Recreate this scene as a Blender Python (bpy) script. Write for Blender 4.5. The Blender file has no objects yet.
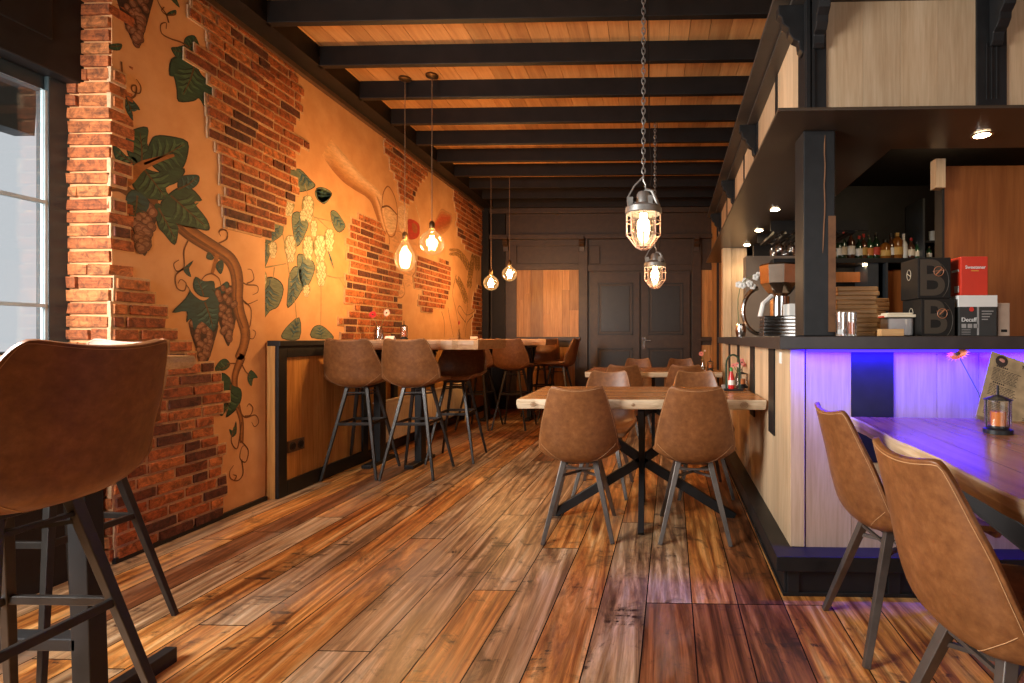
import bpy, bmesh, math, random
from mathutils import Vector, Matrix
random.seed(7)
S = bpy.context.scene
C = S.collection
PI = math.pi
# ---------------------------------------------------------------- camera
F, CX, CY, CAMZ, YAW = 520.0, 637.5, 338.0, 1.09, math.radians(1.6)
cd = bpy.data.cameras.new('camera'); cam = bpy.data.objects.new('camera', cd); C.objects.link(cam)
cam.location = (0, 0, CAMZ); cam.rotation_euler = (PI/2, 0, YAW)
cd.sensor_fit = 'HORIZONTAL'; cd.sensor_width = 36; cd.lens = 36*F/1024
cd.shift_x = (512-CX)/1024; cd.shift_y = (CY-341.5)/1024
cd.clip_start = 0.02
S.camera = cam
FWD = Vector((-math.sin(YAW), math.cos(YAW), 0)); RGT = Vector((math.cos(YAW), math.sin(YAW), 0))
def at(px, py, X=None, Y=None, Z=None):
    """world point seen at a photo position on the plane X=, Y= or Z="""
    r = FWD + RGT*((px-CX)/F) + Vector((0, 0, -(py-CY)/F))
    o = Vector((0, 0, CAMZ))
    t = (X-o.x)/r.x if X is not None else (Y-o.y)/r.y if Y is not None else (Z-o.z)/r.z
    return o + r*t
# ---------------------------------------------------------------- view and light
S.view_settings.view_transform = 'Standard'; S.view_settings.look = 'None'
S.view_settings.gamma = 1; S.view_settings.use_curve_mapping = False
S.view_settings.exposure = 0.45
S.cycles.use_denoising = True
S.cycles.max_bounces = 7; S.cycles.transparent_max_bounces = 16
S.cycles.caustics_reflective = False; S.cycles.caustics_refractive = False
S.cycles.sample_clamp_indirect = 6
w = bpy.data.worlds.new('sky'); S.world = w; w.use_nodes = True
bg = w.node_tree.nodes['Background']; bg.inputs[0].default_value = (0.95, 0.97, 1.0, 1); bg.inputs[1].default_value = 0.50
def area(name, loc, target, sx, sy, power, col, spread=None):
    l = bpy.data.lights.new(name, 'AREA'); l.shape = 'RECTANGLE'; l.size = sx; l.size_y = sy; l.energy = power; l.color = col
    if spread: l.spread = math.radians(spread)
    o = bpy.data.objects.new(name, l); C.objects.link(o); o.location = loc
    o.rotation_euler = (Vector(target)-Vector(loc)).to_track_quat('-Z', 'Y').to_euler(); return o
def point(name, loc, power, col, r=0.03):
    l = bpy.data.lights.new(name, 'POINT'); l.energy = power; l.color = col; l.shadow_soft_size = r
    o = bpy.data.objects.new(name, l); C.objects.link(o); o.location = loc; return o
def spot(name, loc, power, col, ang=95, tgt=None):
    l = bpy.data.lights.new(name, 'SPOT'); l.energy = power; l.color = col; l.spot_size = math.radians(ang); l.spot_blend = 0.6; l.shadow_soft_size = 0.03
    o = bpy.data.objects.new(name, l); C.objects.link(o); o.location = loc
    if tgt: o.rotation_euler = (Vector(tgt)-Vector(loc)).to_track_quat('-Z', 'Y').to_euler()
    return o
DAY = (1.0, 0.97, 0.93); WARM = (1.0, 0.52, 0.2)
area('daylight_rear_window', (1.7, -2.72, 1.75), (0.9, 3, 0.9), 3.0, 1.7, 33, DAY)
area('daylight_side_window', (-2.78, 0.75, 1.65), (-.8, 2.4, 0.0), 1.7, 1.2, 200, DAY)
area('bar_led_light', (1.30, 2.235, 1.028), (1.30, 2.31, 0.85), 1.3, 0.02, 22, (0.008, 0.0, 1.0))
# ---------------------------------------------------------------- mesh helpers
def lerp(a, b, t): return a+(b-a)*t
class MB:
    def __init__(s): s.v = []; s.f = []; s.m = []; s.t = []
    def add(s, vs, fs, mi=0, tint=None):
        n = len(s.v); s.v += [Vector(p) for p in vs]; s.f += [[n+i for i in f] for f in fs]
        s.m += [mi]*len(fs); s.t += [tint if tint is not None else (.5, .5, .5)]*len(fs); return n
    def box(s, x0, x1, y0, y1, z0, z1, mi=0, tint=None, mat=None, jit=0):
        vs = [Vector((x, y, z)) for z in (z0, z1) for y in (y0, y1) for x in (x0, x1)]
        if jit: vs = [p+Vector([random.uniform(-jit, jit) for _ in range(3)]) for p in vs]
        if mat is not None: vs = [mat @ p for p in vs]
        s.add(vs, [(0, 2, 3, 1), (4, 5, 7, 6), (0, 1, 5, 4), (2, 6, 7, 3), (0, 4, 6, 2), (1, 3, 7, 5)], mi, tint); return s
    def prism(s, poly, z0, z1, axis='z', mi=0, tint=None):
        """poly of 2D points extruded along axis; x axis: poly is (y,z), y axis: poly is (x,z), z axis: poly is (x,y)"""
        def q(p, h): return {'z': (p[0], p[1], h), 'y': (p[0], h, p[1]), 'x': (h, p[0], p[1])}[axis]
        n = len(poly); vs = [q(p, z0) for p in poly]+[q(p, z1) for p in poly]
        s.add(vs, [list(range(n))[::-1], list(range(n, 2*n))]+[(i, (i+1) % n, n+(i+1) % n, n+i) for i in range(n)], mi, tint); return s
    def tube(s, pts, r, n=8, mi=0, cap=True, phase=0, up=None):
        pts = [Vector(p) for p in pts]; k = len(pts); rs = r if isinstance(r, (list, tuple)) else [r]*k
        t = [(pts[min(i+1, k-1)]-pts[max(i-1, 0)]).normalized() for i in range(k)]
        a = Vector(up) if up else (Vector((0, 0, 1)) if abs(t[0].z) < .9 else Vector((0, 1, 0)))
        u = t[0].cross(a).normalized(); vs = []
        for i in range(k):
            u = (u-t[i]*u.dot(t[i])).normalized(); w_ = t[i].cross(u)
            for j in range(n):
                g = 2*PI*j/n+phase; vs.append(pts[i]+(u*math.cos(g)+w_*math.sin(g))*rs[i])
        fs = [(i*n+j, i*n+(j+1) % n, (i+1)*n+(j+1) % n, (i+1)*n+j) for i in range(k-1) for j in range(n)]
        if cap: fs += [list(range(n))[::-1], list(range((k-1)*n, k*n))]
        s.add(vs, fs, mi); return s
    def bar(s, a, b, w_=.02, h=None, mi=0, up=None):
        """square section bar from a to b"""
        a, b = Vector(a), Vector(b); t = (b-a).normalized(); q = Vector(up) if up else (Vector((0, 0, 1)) if abs(t.z) < .9 else Vector((0, 1, 0)))
        u = t.cross(q).normalized(); v = t.cross(u); h = h or w_
        vs = [p+u*sx*w_/2+v*sy*h/2 for p in (a, b) for sx, sy in ((-1, -1), (1, -1), (1, 1), (-1, 1))]
        s.add(vs, [(3, 2, 1, 0), (4, 5, 6, 7), (0, 1, 5, 4), (1, 2, 6, 5), (2, 3, 7, 6), (3, 0, 4, 7)], mi); return s
    def lathe(s, prof, c=(0, 0, 0), n=20, mi=0, cap=True):
        vs = [(c[0]+r*math.cos(2*PI*j/n), c[1]+r*math.sin(2*PI*j/n), c[2]+z) for r, z in prof for j in range(n)]
        k = len(prof); fs = [(i*n+j, i*n+(j+1) % n, (i+1)*n+(j+1) % n, (i+1)*n+j) for i in range(k-1) for j in range(n)]
        if cap: fs += [list(range(n))[::-1], list(range((k-1)*n, k*n))]
        s.add(vs, fs, mi); return s
    def ball(s, c, r, n=10, mi=0, sq=(1, 1, 1)):
        vs = []; fs = []; k = max(4, n//2)
        for i in range(k+1):
            th = PI*i/k
            for j in range(n): vs.append((c[0]+sq[0]*r*math.sin(th)*math.cos(2*PI*j/n), c[1]+sq[1]*r*math.sin(th)*math.sin(2*PI*j/n), c[2]+sq[2]*r*math.cos(th)))
        fs = [(i*n+j, (i+1)*n+j, (i+1)*n+(j+1) % n, i*n+(j+1) % n) for i in range(k) for j in range(n)]
        s.add(vs, fs, mi); return s
    def build(s, name, mats, parent=None, smooth=False, bevel=0, subsurf=0, solid=0, loc=None):
        me = bpy.data.meshes.new(name); me.from_pydata([tuple(p) for p in s.v], [], s.f)
        if not isinstance(mats, (list, tuple)): mats = [mats]
        for m in mats: me.materials.append(m)
        me.polygons.foreach_set('material_index', s.m)
        at_ = me.attributes.new('tint', 'FLOAT_COLOR', 'FACE')
        fl = []
        for t in s.t: fl += [t[0], t[1], t[2], 1]
        at_.data.foreach_set('color', fl)
        bm = bmesh.new(); bm.from_mesh(me)
        bmesh.ops.remove_doubles(bm, verts=bm.verts, dist=1e-6) if smooth else None
        bmesh.ops.recalc_face_normals(bm, faces=bm.faces); bm.to_mesh(me); bm.free()
        if smooth:
            me.polygons.foreach_set('use_smooth', [True]*len(me.polygons))
            if hasattr(me, 'set_sharp_from_angle'): me.set_sharp_from_angle(angle=math.radians(42))
        o = bpy.data.objects.new(name, me); C.objects.link(o)
        if parent is not None: o.parent = parent
        if loc is not None: o.location = loc
        if solid:
            m = o.modifiers.new('solid', 'SOLIDIFY'); m.thickness = solid; m.offset = -1
        if bevel:
            m = o.modifiers.new('bevel', 'BEVEL'); m.width = bevel; m.segments = 2; m.limit_method = 'ANGLE'; m.angle_limit = math.radians(50)
        if subsurf:
            m = o.modifiers.new('subsurf', 'SUBSURF'); m.levels = subsurf; m.render_levels = subsurf
        return o
def empty(name, loc=(0, 0, 0), rz=0):
    o = bpy.data.objects.new(name, None); C.objects.link(o); o.location = loc; o.rotation_euler = (0, 0, rz); o.empty_display_size = .1; return o
def tag(o, label, cat, group=None, kind=None):
    o['label'] = label; o['category'] = cat
    if group: o['group'] = group
    if kind: o['kind'] = kind
    return o
def struct(o): o['kind'] = 'structure'; return o
def kids(o): return [c for c in bpy.data.objects if c.parent == o]
def copy_tree(o, parent=None):
    ch = kids(o); c = o.copy(); C.objects.link(c)
    if parent is not None: c.parent = parent
    for k in ch: copy_tree(k, c)
    return c
def place(root, loc, rz, label=None, group=None):
    root.location = loc; root.rotation_euler = (0, 0, rz)
    if label: root['label'] = label
    if group: root['group'] = group
    return root
def text_part(txt, size, mat, parent, loc, rot, name='lettering', bold=0.0, sx=1.0):
    cu = bpy.data.curves.new(name, 'FONT'); cu.body = txt; cu.size = size; cu.extrude = 0.0006; cu.offset = bold; cu.align_x = 'CENTER'; cu.align_y = 'CENTER'
    t = bpy.data.objects.new(name+'_tmp', cu); C.objects.link(t)
    dg = bpy.context.evaluated_depsgraph_get(); me = bpy.data.meshes.new_from_object(t.evaluated_get(dg))
    bpy.data.objects.remove(t); me.materials.clear(); me.materials.append(mat)
    o = bpy.data.objects.new(name, me); C.objects.link(o); o.parent = parent; o.location = loc; o.rotation_euler = rot; o.scale = (sx, 1, 1); return o
# ---------------------------------------------------------------- materials
def newmat(name):
    m = bpy.data.materials.new(name); m.use_nodes = True; nt = m.node_tree; return m, nt, nt.nodes['Principled BSDF']
def N(nt, t, **k):
    n = nt.nodes.new(t)
    for a, b in k.items():
        if a in n.inputs: n.inputs[a].default_value = b
        else: setattr(n, a, b)
    return n
def mixc(nt, fac, a, b, mode='MIX'):
    n = nt.nodes.new('ShaderNodeMix'); n.data_type = 'RGBA'; n.blend_type = mode
    for i, v in ((0, fac), (6, a), (7, b)):
        if hasattr(v, 'links'): nt.links.new(v, n.inputs[i])
        else: n.inputs[i].default_value = v if i == 0 else (*v, 1)
    return n.outputs[2]
def ramp(nt, src, stops):
    n = nt.nodes.new('ShaderNodeValToRGB'); e = n.color_ramp.elements
    while len(e) > 1: e.remove(e[-1])
    e[0].position, e[0].color = stops[0][0], (*stops[0][1], 1)
    for p, c in stops[1:]:
        q = e.new(p); q.color = (*c, 1)
    nt.links.new(src, n.inputs[0]); return n.outputs[0]
def coords(nt, scale=(1, 1, 1), rot=(0, 0, 0), tint=False, kind='Object'):
    tc = nt.nodes.new('ShaderNodeTexCoord'); mp = N(nt, 'ShaderNodeMapping'); mp.inputs['Scale'].default_value = scale; mp.inputs['Rotation'].default_value = rot
    nt.links.new(tc.outputs[kind], mp.inputs[0]); out = mp.outputs[0]
    if tint:
        a = N(nt, 'ShaderNodeAttribute', attribute_name='tint'); m = N(nt, 'ShaderNodeVectorMath', operation='MULTIPLY_ADD')
        nt.links.new(a.outputs['Color'], m.inputs[0]); m.inputs[1].default_value = (37, 53, 71); nt.links.new(out, m.inputs[2]); return m.outputs[0], a
    return out
def noise(nt, vec, scale=5, detail=4, rough=.55, dist=0):
    n = N(nt, 'ShaderNodeTexNoise'); n.inputs['Scale'].default_value = scale; n.inputs['Detail'].default_value = detail
    n.inputs['Roughness'].default_value = rough; n.inputs['Distortion'].default_value = dist; nt.links.new(vec, n.inputs['Vector']); return n.outputs['Fac']
def bump(nt, bs, h, strength=.3, dist=.01):
    b = N(nt, 'ShaderNodeBump'); b.inputs['Strength'].default_value = strength; b.inputs['Distance'].default_value = dist
    nt.links.new(h, b.inputs['Height']); nt.links.new(b.outputs[0], bs.inputs['Normal'])
def plain(name, col, rough=.5, metal=0, nz=.12, scale=14, bmp=0, spec=None, coat=0):
    m, nt, bs = newmat(name); bs.inputs['Roughness'].default_value = rough; bs.inputs['Metallic'].default_value = metal
    v = coords(nt); f = noise(nt, v, scale, 3)
    c = ramp(nt, f, [(.3, [x*(1-nz) for x in col]), (.7, [min(1, x*(1+nz)) for x in col])]); nt.links.new(c, bs.inputs['Base Color'])
    if bmp: bump(nt, bs, f, bmp, .004)
    if spec is not None: bs.inputs['Specular IOR Level'].default_value = spec
    if coat: bs.inputs['Coat Weight'].default_value = coat
    return m
def wood(name, dark, mid, light, along='x', rough=.4, tint=False, gs=1.0, tvar=.35, bmp=.15):
    m, nt, bs = newmat(name); bs.inputs['Roughness'].default_value = rough
    st = {'x': (.35, 6, 6), 'y': (6, .35, 6), 'z': (6, 6, .35)}[along]; st = tuple(a*gs for a in st)
    r = coords(nt, st, tint=tint); v, a = r if tint else (r, None)
    f1 = noise(nt, v, 2.2, 5, .6, 1.2); f2 = noise(nt, v, 14, 3, .6, .3)
    c = ramp(nt, f1, [(.28, dark), (.48, mid), (.72, light)])
    c = mixc(nt, .35, c, ramp(nt, f2, [(.35, dark), (.65, light)]))
    if tint:
        sep = N(nt, 'ShaderNodeSeparateColor'); nt.links.new(a.outputs['Color'], sep.inputs[0])
        c = mixc(nt, 1.0, c, ramp(nt, sep.outputs[0], [(0, (1-tvar,)*3), (1, (1+tvar*.4,)*3)]), 'MULTIPLY')
    nt.links.new(c, bs.inputs['Base Color'])
    if bmp: bump(nt, bs, f2, bmp, .002)
    return m
def emis(name, col, st):
    m, nt, bs = newmat(name); bs.inputs['Base Color'].default_value = (*col, 1); bs.inputs['Emission Color'].default_value = (*col, 1); bs.inputs['Emission Strength'].default_value = st; return m
def glass(name, col=(1, 1, 1), alpha=.12, rough=.03):
    """thin clear glass: mostly transparent, with a glossy surface"""
    m, nt, bs = newmat(name); out = nt.nodes['Material Output']
    tr = N(nt, 'ShaderNodeBsdfTransparent'); tr.inputs[0].default_value = (*col, 1)
    gl = N(nt, 'ShaderNodeBsdfGlossy'); gl.inputs['Roughness'].default_value = rough
    fr = N(nt, 'ShaderNodeLayerWeight'); fr.inputs[0].default_value = .25
    mx = N(nt, 'ShaderNodeMixShader'); ad = N(nt, 'ShaderNodeMath', operation='MULTIPLY_ADD'); ad.inputs[1].default_value = .7; ad.inputs[2].default_value = alpha
    nt.links.new(fr.outputs['Fresnel'], ad.inputs[0]); nt.links.new(ad.outputs[0], mx.inputs[0]); nt.links.new(tr.outputs[0], mx.inputs[1]); nt.links.new(gl.outputs[0], mx.inputs[2]); nt.links.new(mx.outputs[0], out.inputs[0]); return m
M = {}
M['black'] = plain('charcoal_paint', (.0125, .0125, .013), .45, spec=.35, nz=.25, bmp=.08)
M['black_matt'] = plain('dark_beam_stain', (.007, .005, .004), .55, nz=.4, scale=8, bmp=.15, spec=.3)
M['metal'] = plain('dark_steel', (.045, .04, .036), .38, .6, nz=.2)
M['bronze'] = plain('grey_bronze_steel', (.15, .13, .115), .38, .7, nz=.2)
M['chrome'] = plain('chrome', (.75, .74, .72), .14, 1, nz=.05)
M['galv'] = plain('galvanised_casting', (.30, .29, .27), .45, .7, nz=.3, bmp=.2)
M['wallblack'] = plain('brown_black_panel_paint', (.052, .027, .012), .45, nz=.2, bmp=.05)
M['oak'] = wood('pale_oak', (.46, .30, .16), (.60, .42, .25), (.72, .54, .35), 'z', .5, True, 1.0, .22)
M['oakwarm'] = wood('honey_oak', (.36, .14, .03), (.58, .27, .07), (.72, .39, .13), 'z', .45, True, 1.0, .5)
M['redwood'] = wood('varnished_veneer', (.20, .055, .012), (.29, .09, .02), (.38, .13, .035), 'z', .35, True, .6, .2)
M['ceil'] = wood('ceiling_board', (.50, .21, .07), (.66, .32, .11), (.78, .43, .17), 'y', .5, True, .8, .3)
M['top'] = wood('table_top_oil', (.26, .085, .02), (.42, .17, .045), (.56, .27, .09), 'x', .27, True, .9, .35)
M['topy'] = wood('long_table_top_oil', (.26, .085, .02), (.42, .17, .045), (.56, .27, .09), 'y', .27, True, .9, .35)
M['edge'] = wood('sapwood_edge', (.34, .20, .10), (.62, .46, .28), (.74, .60, .42), 'x', .5, False, 1.6, .2, .3)
M['board'] = wood('serving_board', (.42, .19, .06), (.62, .34, .13), (.74, .46, .21), 'x', .5)
M['glass'] = glass('clear_glass')
M['winglass'] = glass('window_glass', (.97, .99, 1), .04)
M['cream'] = plain('cream_enamel', (.82, .70, .50), .4, nz=.04)
M['white'] = plain('white_card', (.75, .74, .70), .6, nz=.04)
M['amber'] = plain('amber_candle_wax', (.75, .16, .02), .4, nz=.2)
def leather(name, a, b, c_):
    m, nt, bs = newmat(name); bs.inputs['Roughness'].default_value = .40
    v = coords(nt); f = noise(nt, v, 38, 5, .65, .1); g = noise(nt, v, 7, 3, .5, .1); fi = noise(nt, v, 160, 2)
    c = ramp(nt, f, [(.30, a), (.5, b), (.72, c_)]); c = mixc(nt, 1.0, c, ramp(nt, g, [(.3, (.82,)*3), (.7, (1.12,)*3)]), 'MULTIPLY')
    nt.links.new(c, bs.inputs['Base Color']); bump(nt, bs, fi, .12, .002); return m
M['leather'] = leather('tan_leather', (.15, .052, .016), (.20, .074, .022), (.265, .106, .035))
M['leather_dark'] = leather('brown_leather', (.085, .028, .010), (.13, .045, .014), (.18, .068, .024))
M['thread'] = plain('stitching_thread', (.50, .28, .13), .7)
# ================================================================ SETTING
# floor of reclaimed planks running the length of the room
def floor_mat():
    m, nt, bs = newmat('reclaimed_floorboards'); r = coords(nt, (7, .45, 1), tint=True); v, a = r
    tc = coords(nt)
    sep = N(nt, 'ShaderNodeSeparateColor'); nt.links.new(a.outputs['Color'], sep.inputs[0])
    g1 = noise(nt, v, 1.5, 7, .68, 2.2); g2 = noise(nt, v, 7, 5, .7, .8)
    o = ramp(nt, g1, [(.30, (.09, .028, .008)), (.41, (.34, .105, .024)), (.50, (.58, .225, .050)), (.58, (.74, .34, .095)), (.68, (.86, .52, .22))])
    g = ramp(nt, g1, [(.30, (.06, .032, .018)), (.41, (.24, .13, .065)), (.51, (.47, .29, .145)), (.66, (.76, .58, .38))])
    d = ramp(nt, g1, [(.34, (.035, .012, .006)), (.46, (.16, .05, .018)), (.55, (.28, .09, .03)), (.68, (.42, .17, .06))])
    c = mixc(nt, ramp(nt, sep.outputs[0], [(.56, (0,)*3), (.70, (.9,)*3)]), o, g)
    c = mixc(nt, ramp(nt, sep.outputs[1], [(.74, (0,)*3), (.86, (.9,)*3)]), c, d)
    # annual ring grain, bent around knots
    wv = N(nt, 'ShaderNodeTexWave', wave_type='BANDS', bands_direction='X'); wv.inputs['Scale'].default_value = .8; wv.inputs['Distortion'].default_value = 9; wv.inputs['Detail'].default_value = 3; wv.inputs['Detail Scale'].default_value = 1.1; nt.links.new(v, wv.inputs['Vector'])
    c = mixc(nt, .30, c, mixc(nt, 1, c, ramp(nt, wv.outputs['Fac'], [(.15, (.22,)*3), (.55, (1.25,)*3)]), 'MULTIPLY'))
    c = mixc(nt, .26, c, mixc(nt, 1, c, ramp(nt, g2, [(.38, (.35,)*3), (.56, (1.3,)*3)]), 'MULTIPLY'))
    # worn dark smudges and saw marks
    v3, _a = coords(nt, (4.2, 2.6, 1), tint=True); s1 = noise(nt, v3, 1.4, 7, .72, .9); s2 = noise(nt, coords(nt, (1.6, 16, 1)), 2.2, 4, .6, .4)
    st = ramp(nt, s1, [(.53, (0,)*3), (.63, (1,)*3)]); st2 = ramp(nt, s2, [(.54, (0,)*3), (.64, (.8,)*3)])
    mul = N(nt, 'ShaderNodeMath', operation='MULTIPLY'); nt.links.new(st, mul.inputs[0]); nt.links.new(st2, mul.inputs[1])
    mm = N(nt, 'ShaderNodeMath', operation='MULTIPLY_ADD'); nt.links.new(st, mm.inputs[0]); mm.inputs[1].default_value = .55; nt.links.new(mul.outputs[0], mm.inputs[2]); mm.use_clamp = True
    c = mixc(nt, mm.outputs[0], c, (.045, .020, .013))
    p = noise(nt, coords(nt, (1.6, .5, 1)), 1.3, 5, .6, .4)
    c = mixc(nt, ramp(nt, p, [(.52, (0,)*3), (.66, (.45,)*3)]), c, (.60, .45, .30))
    nt.links.new(c, bs.inputs['Base Color'])
    rr = ramp(nt, g1, [(.3, (.30,)*3), (.7, (.42,)*3)]); nt.links.new(rr, bs.inputs['Roughness']); bump(nt, bs, g2, .22, .003); return m
fb = MB(); sk = .0365; pw = .188; random.seed(11)
for k in range(-18, 20):
    x0 = -.102+pw*k; y = -3.0+random.random()*1.2-1
    while y < 8.2:
        L = random.choice((1.4, 1.9, 2.4, 2.8)); y1 = min(y+L, 8.3)
        if k in (0, 1, 2, 3): 
            if y < 2.14 < y1: y1 = 2.14
        ya = max(y, -3.0)
        if y1 > ya+.02:
            g = .0024; t = (random.random(), random.random(), random.random())
            if k in (0, 1, 2) and y1 <= 2.15 and y1 > 1: t = (.1, .9, random.random())
            if k < -2 and k > -12 and y < 4 and random.random() < .35: t = (.8, .2, random.random())
            q = [(x0+g+sk*ya, ya+g), (x0+pw-g+sk*ya, ya+g), (x0+pw-g+sk*y1, y1-g), (x0+g+sk*y1, y1-g)]
            fb.add([(a, b, 0) for a, b in q], [(0, 1, 2, 3)], 0, t)
        y = y1
fb.box(-3.6, 3.9, -3.0, 8.3, -.06, -.003, 1)
struct(fb.build('floor', [floor_mat(), plain('floor_gap_dirt', (.012, .007, .005), .8)]))

# ---- left wall: plaster with exposed brick patches
WX = -2.6
def plaster_mat():
    m, nt, bs = newmat('peach_plaster'); v = coords(nt); a = noise(nt, v, 1.1, 5, .6, .4); b = noise(nt, v, 7, 5, .6)
    c = ramp(nt, a, [(.3, (.56, .27, .11)), (.5, (.69, .355, .15)), (.7, (.77, .44, .21))])
    c = mixc(nt, .25, c, ramp(nt, b, [(.35, (.52, .26, .10)), (.65, (.78, .50, .27))])); nt.links.new(c, bs.inputs['Base Color'])
    bs.inputs['Roughness'].default_value = .75; bump(nt, bs, b, .12, .01); return m
def brick_mat():
    m, nt, bs = newmat('exposed_brick'); v, a = coords(nt, (1, 1, 1), tint=True); sep = N(nt, 'ShaderNodeSeparateColor'); nt.links.new(a.outputs['Color'], sep.inputs[0])
    f = noise(nt, v, 26, 5, .7, .8); st = noise(nt, coords(nt, (1, 9, 30)), 3, 3, .6, 1.0)
    c = ramp(nt, sep.outputs[0], [(0, (.10, .030, .018)), (.16, (.17, .045, .018)), (.3, (.34, .085, .024)), (.6, (.46, .125, .034)), (1, (.58, .20, .06))])
    c = mixc(nt, 1, c, ramp(nt, f, [(.36, (.35,)*3), (.62, (1.25,)*3)]), 'MULTIPLY'); c = mixc(nt, .35, c, mixc(nt, 1, c, ramp(nt, st, [(.35, (.2,)*3), (.6, (1.25,)*3)]), 'MULTIPLY'))
    nt.links.new(c, bs.inputs['Base Color']); bs.inputs['Roughness'].default_value = .8; bump(nt, bs, f, .7, .012); return m
M['plaster'] = plaster_mat(); M['brick'] = brick_mat(); M['mortar'] = plain('lime_mortar', (.56, .37, .21), .9, nz=.2, scale=60, bmp=.4)
def wpt(px, py, X=WX): p = at(px, py, X=X); return (p.y, p.z)
def zz(ox, oy, sc, pts): return [(ox+x/sc, oy+y/sc) for x, y in pts]
Z2 = lambda p: zz(0, 240, 2.627, p)
patches = []
patches.append([(113, 590)]+Z2([(288, 75), (335, 88), (385, 112), (412, 140), (445, 180), (455, 235), (488, 252), (500, 300), (560, 330), (580, 375), (606, 405), (582, 440), (552, 470), (562, 520), (603, 552), (578, 600), (604, 640), (580, 690), (590, 760), (560, 860)]))
a_ = zz(100, 0, 5.69, [(495, 20), (500, 95), (590, 140), (598, 270), (475, 285), (482, 330), (580, 385), (580, 450), (640, 500), (645, 530), (580, 535), (592, 640), (605, 690)])+zz(100, 120, 5.69, [(590, 80), (590, 120), (680, 165), (688, 265), (655, 285), (660, 325), (720, 365), (680, 460), (685, 570), (765, 610), (860, 640), (930, 690)])
patches.append([(200, -60)]+a_+[(264, 245), (264, -20), (262, -60)])
r2 = [(257, 241), (266, 241)]+zz(250, 190, 4.41, [(120, 180), (125, 140), (162, 138), (160, 85), (160, 60), (222, 48)])+[(300, 190), (289, 191)]+zz(250, 60, 4.88, [(190, 640), (245, 615), (190, 545), (245, 530), (195, 475), (250, 450), (290, 438), (290, 400), (245, 370), (200, 310), (245, 290), (262, 235), (245, 190), (268, 185), (265, 130), (240, 110)])+[(300, 30), (257, 0)]
patches.append(r2)
Z8 = lambda p: zz(340, 220, 5.467, p); Z7 = lambda p: zz(320, 130, 6.02, p)
patches.append(Z7([(165, 640), (180, 560), (220, 530), (265, 500), (300, 520), (350, 560), (395, 600)])+Z8([(215, 20), (250, 60), (255, 105), (272, 160), (302, 200), (302, 262), (345, 300), (345, 330), (325, 370), (310, 440), (340, 470), (340, 640), (340, 720), (0, 720), (0, 640), (35, 600), (-5, 570), (0, 545), (50, 515), (90, 490), (50, 450), (10, 420), (12, 395), (62, 385), (35, 345), (30, 318), (52, 285), (50, 245), (85, 215), (38, 195), (38, 165), (85, 140), (38, 115), (38, 88), (95, 60)]))
patches.append(Z7([(395, 40), (380, 110), (415, 155), (410, 210), (460, 290), (470, 350), (480, 440), (545, 462), (580, 380), (612, 300), (650, 285), (655, 180)]))
patches.append(Z8([(415, 205), (590, 225), (605, 262), (605, 355), (592, 420), (570, 470), (592, 500), (450, 490), (430, 452), (430, 428), (455, 400), (400, 350), (400, 330), (418, 290), (420, 240)]))
patches.append(Z7([(810, 340), (805, 430), (830, 520), (820, 570), (840, 600)])+Z8([(640, 20), (640, 70), (660, 105), (690, 160), (725, 190), (800, 195), (800, -260)]))
patches.append(Z8([(755, 365), (735, 400), (720, 470), (740, 500), (722, 560), (720, 720), (800, 720), (800, 360)]))
PY = [[wpt(x, y) for x, y in p] for p in patches]
def inside(p, poly):
    x, y = p; r = False; n = len(poly)
    for i in range(n):
        x1, y1 = poly[i]; x2, y2 = poly[(i+1) % n]
        if (y1 > y) != (y2 > y) and x < (x2-x1)*(y-y1)/(y2-y1)+x1: r = not r
    return r
bw = MB(); random.seed(5)
YP = at(112, 300, X=WX).y               # pillar face
XJ = at(70, 300, Y=YP).x; XL = at(84, 300, Y=YP).x; WXp = at(46, 300, Y=YP-.09).x
STEP = at(265, 300, X=WX).y              # where the plaster steps back a little
wl = MB()
wl.box(WX-.3, WX, YP, STEP, 0, 3.08, 0); wl.box(WX-.3, WX-.012, STEP, 8.3, 0, 3.08, 0)
wall = struct(wl.build('wall_left', M['plaster']))
cr = .0625
for j in range(50):
    z = .012+j*cr; off = (j % 2)*.11+random.uniform(-.012, .012)+(.055 if j % 4 > 1 else 0)
    y = YP-.2+off
    while y < 8.0:
        L = .208 if random.random() < .8 else .1
        yc = y+L/2; zc = z+cr/2; base = WX if yc < STEP else WX-.012
        edge = yc-YP
        ins = [q for q in range(9) if any(inside((y+L*q/8, zc), p) for p in PY)]; ok = bool(ins) and (ins[-1]-ins[0])*L/8 > .045; tooth = False
        ca, cb = (y+L*ins[0]/8 - .004, y+L*ins[-1]/8 + .004) if ok else (y, y+L)
        if not ok and YP-.02 < yc < YP+.16: ok = zc < 2.45 and random.random() < .42; tooth = ok   # teeth at the pillar
        if ok and z+cr < 3.075:
            a, b = max(y, ca, YP-.003), min(y+L-.012, cb)
            if tooth: b = min(b, YP+random.uniform(.04, .10))
            pr = .0155+random.uniform(-.002, .004)
            if b-a > .03:
                bw.box(base-.01, base+pr, a, b, z+.0075, z+cr-.0075, 0, (random.random(), random.random(), random.random()), jit=.0016)
                bw.box(base-.01, base+.009, a-.012, b+.012, z-.006, z+cr+.006, 1, jit=.001)
        y += L+.005
bo = bw.build('brick_facing', [M['brick'], M['mortar']], wall, bevel=.002)
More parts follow.
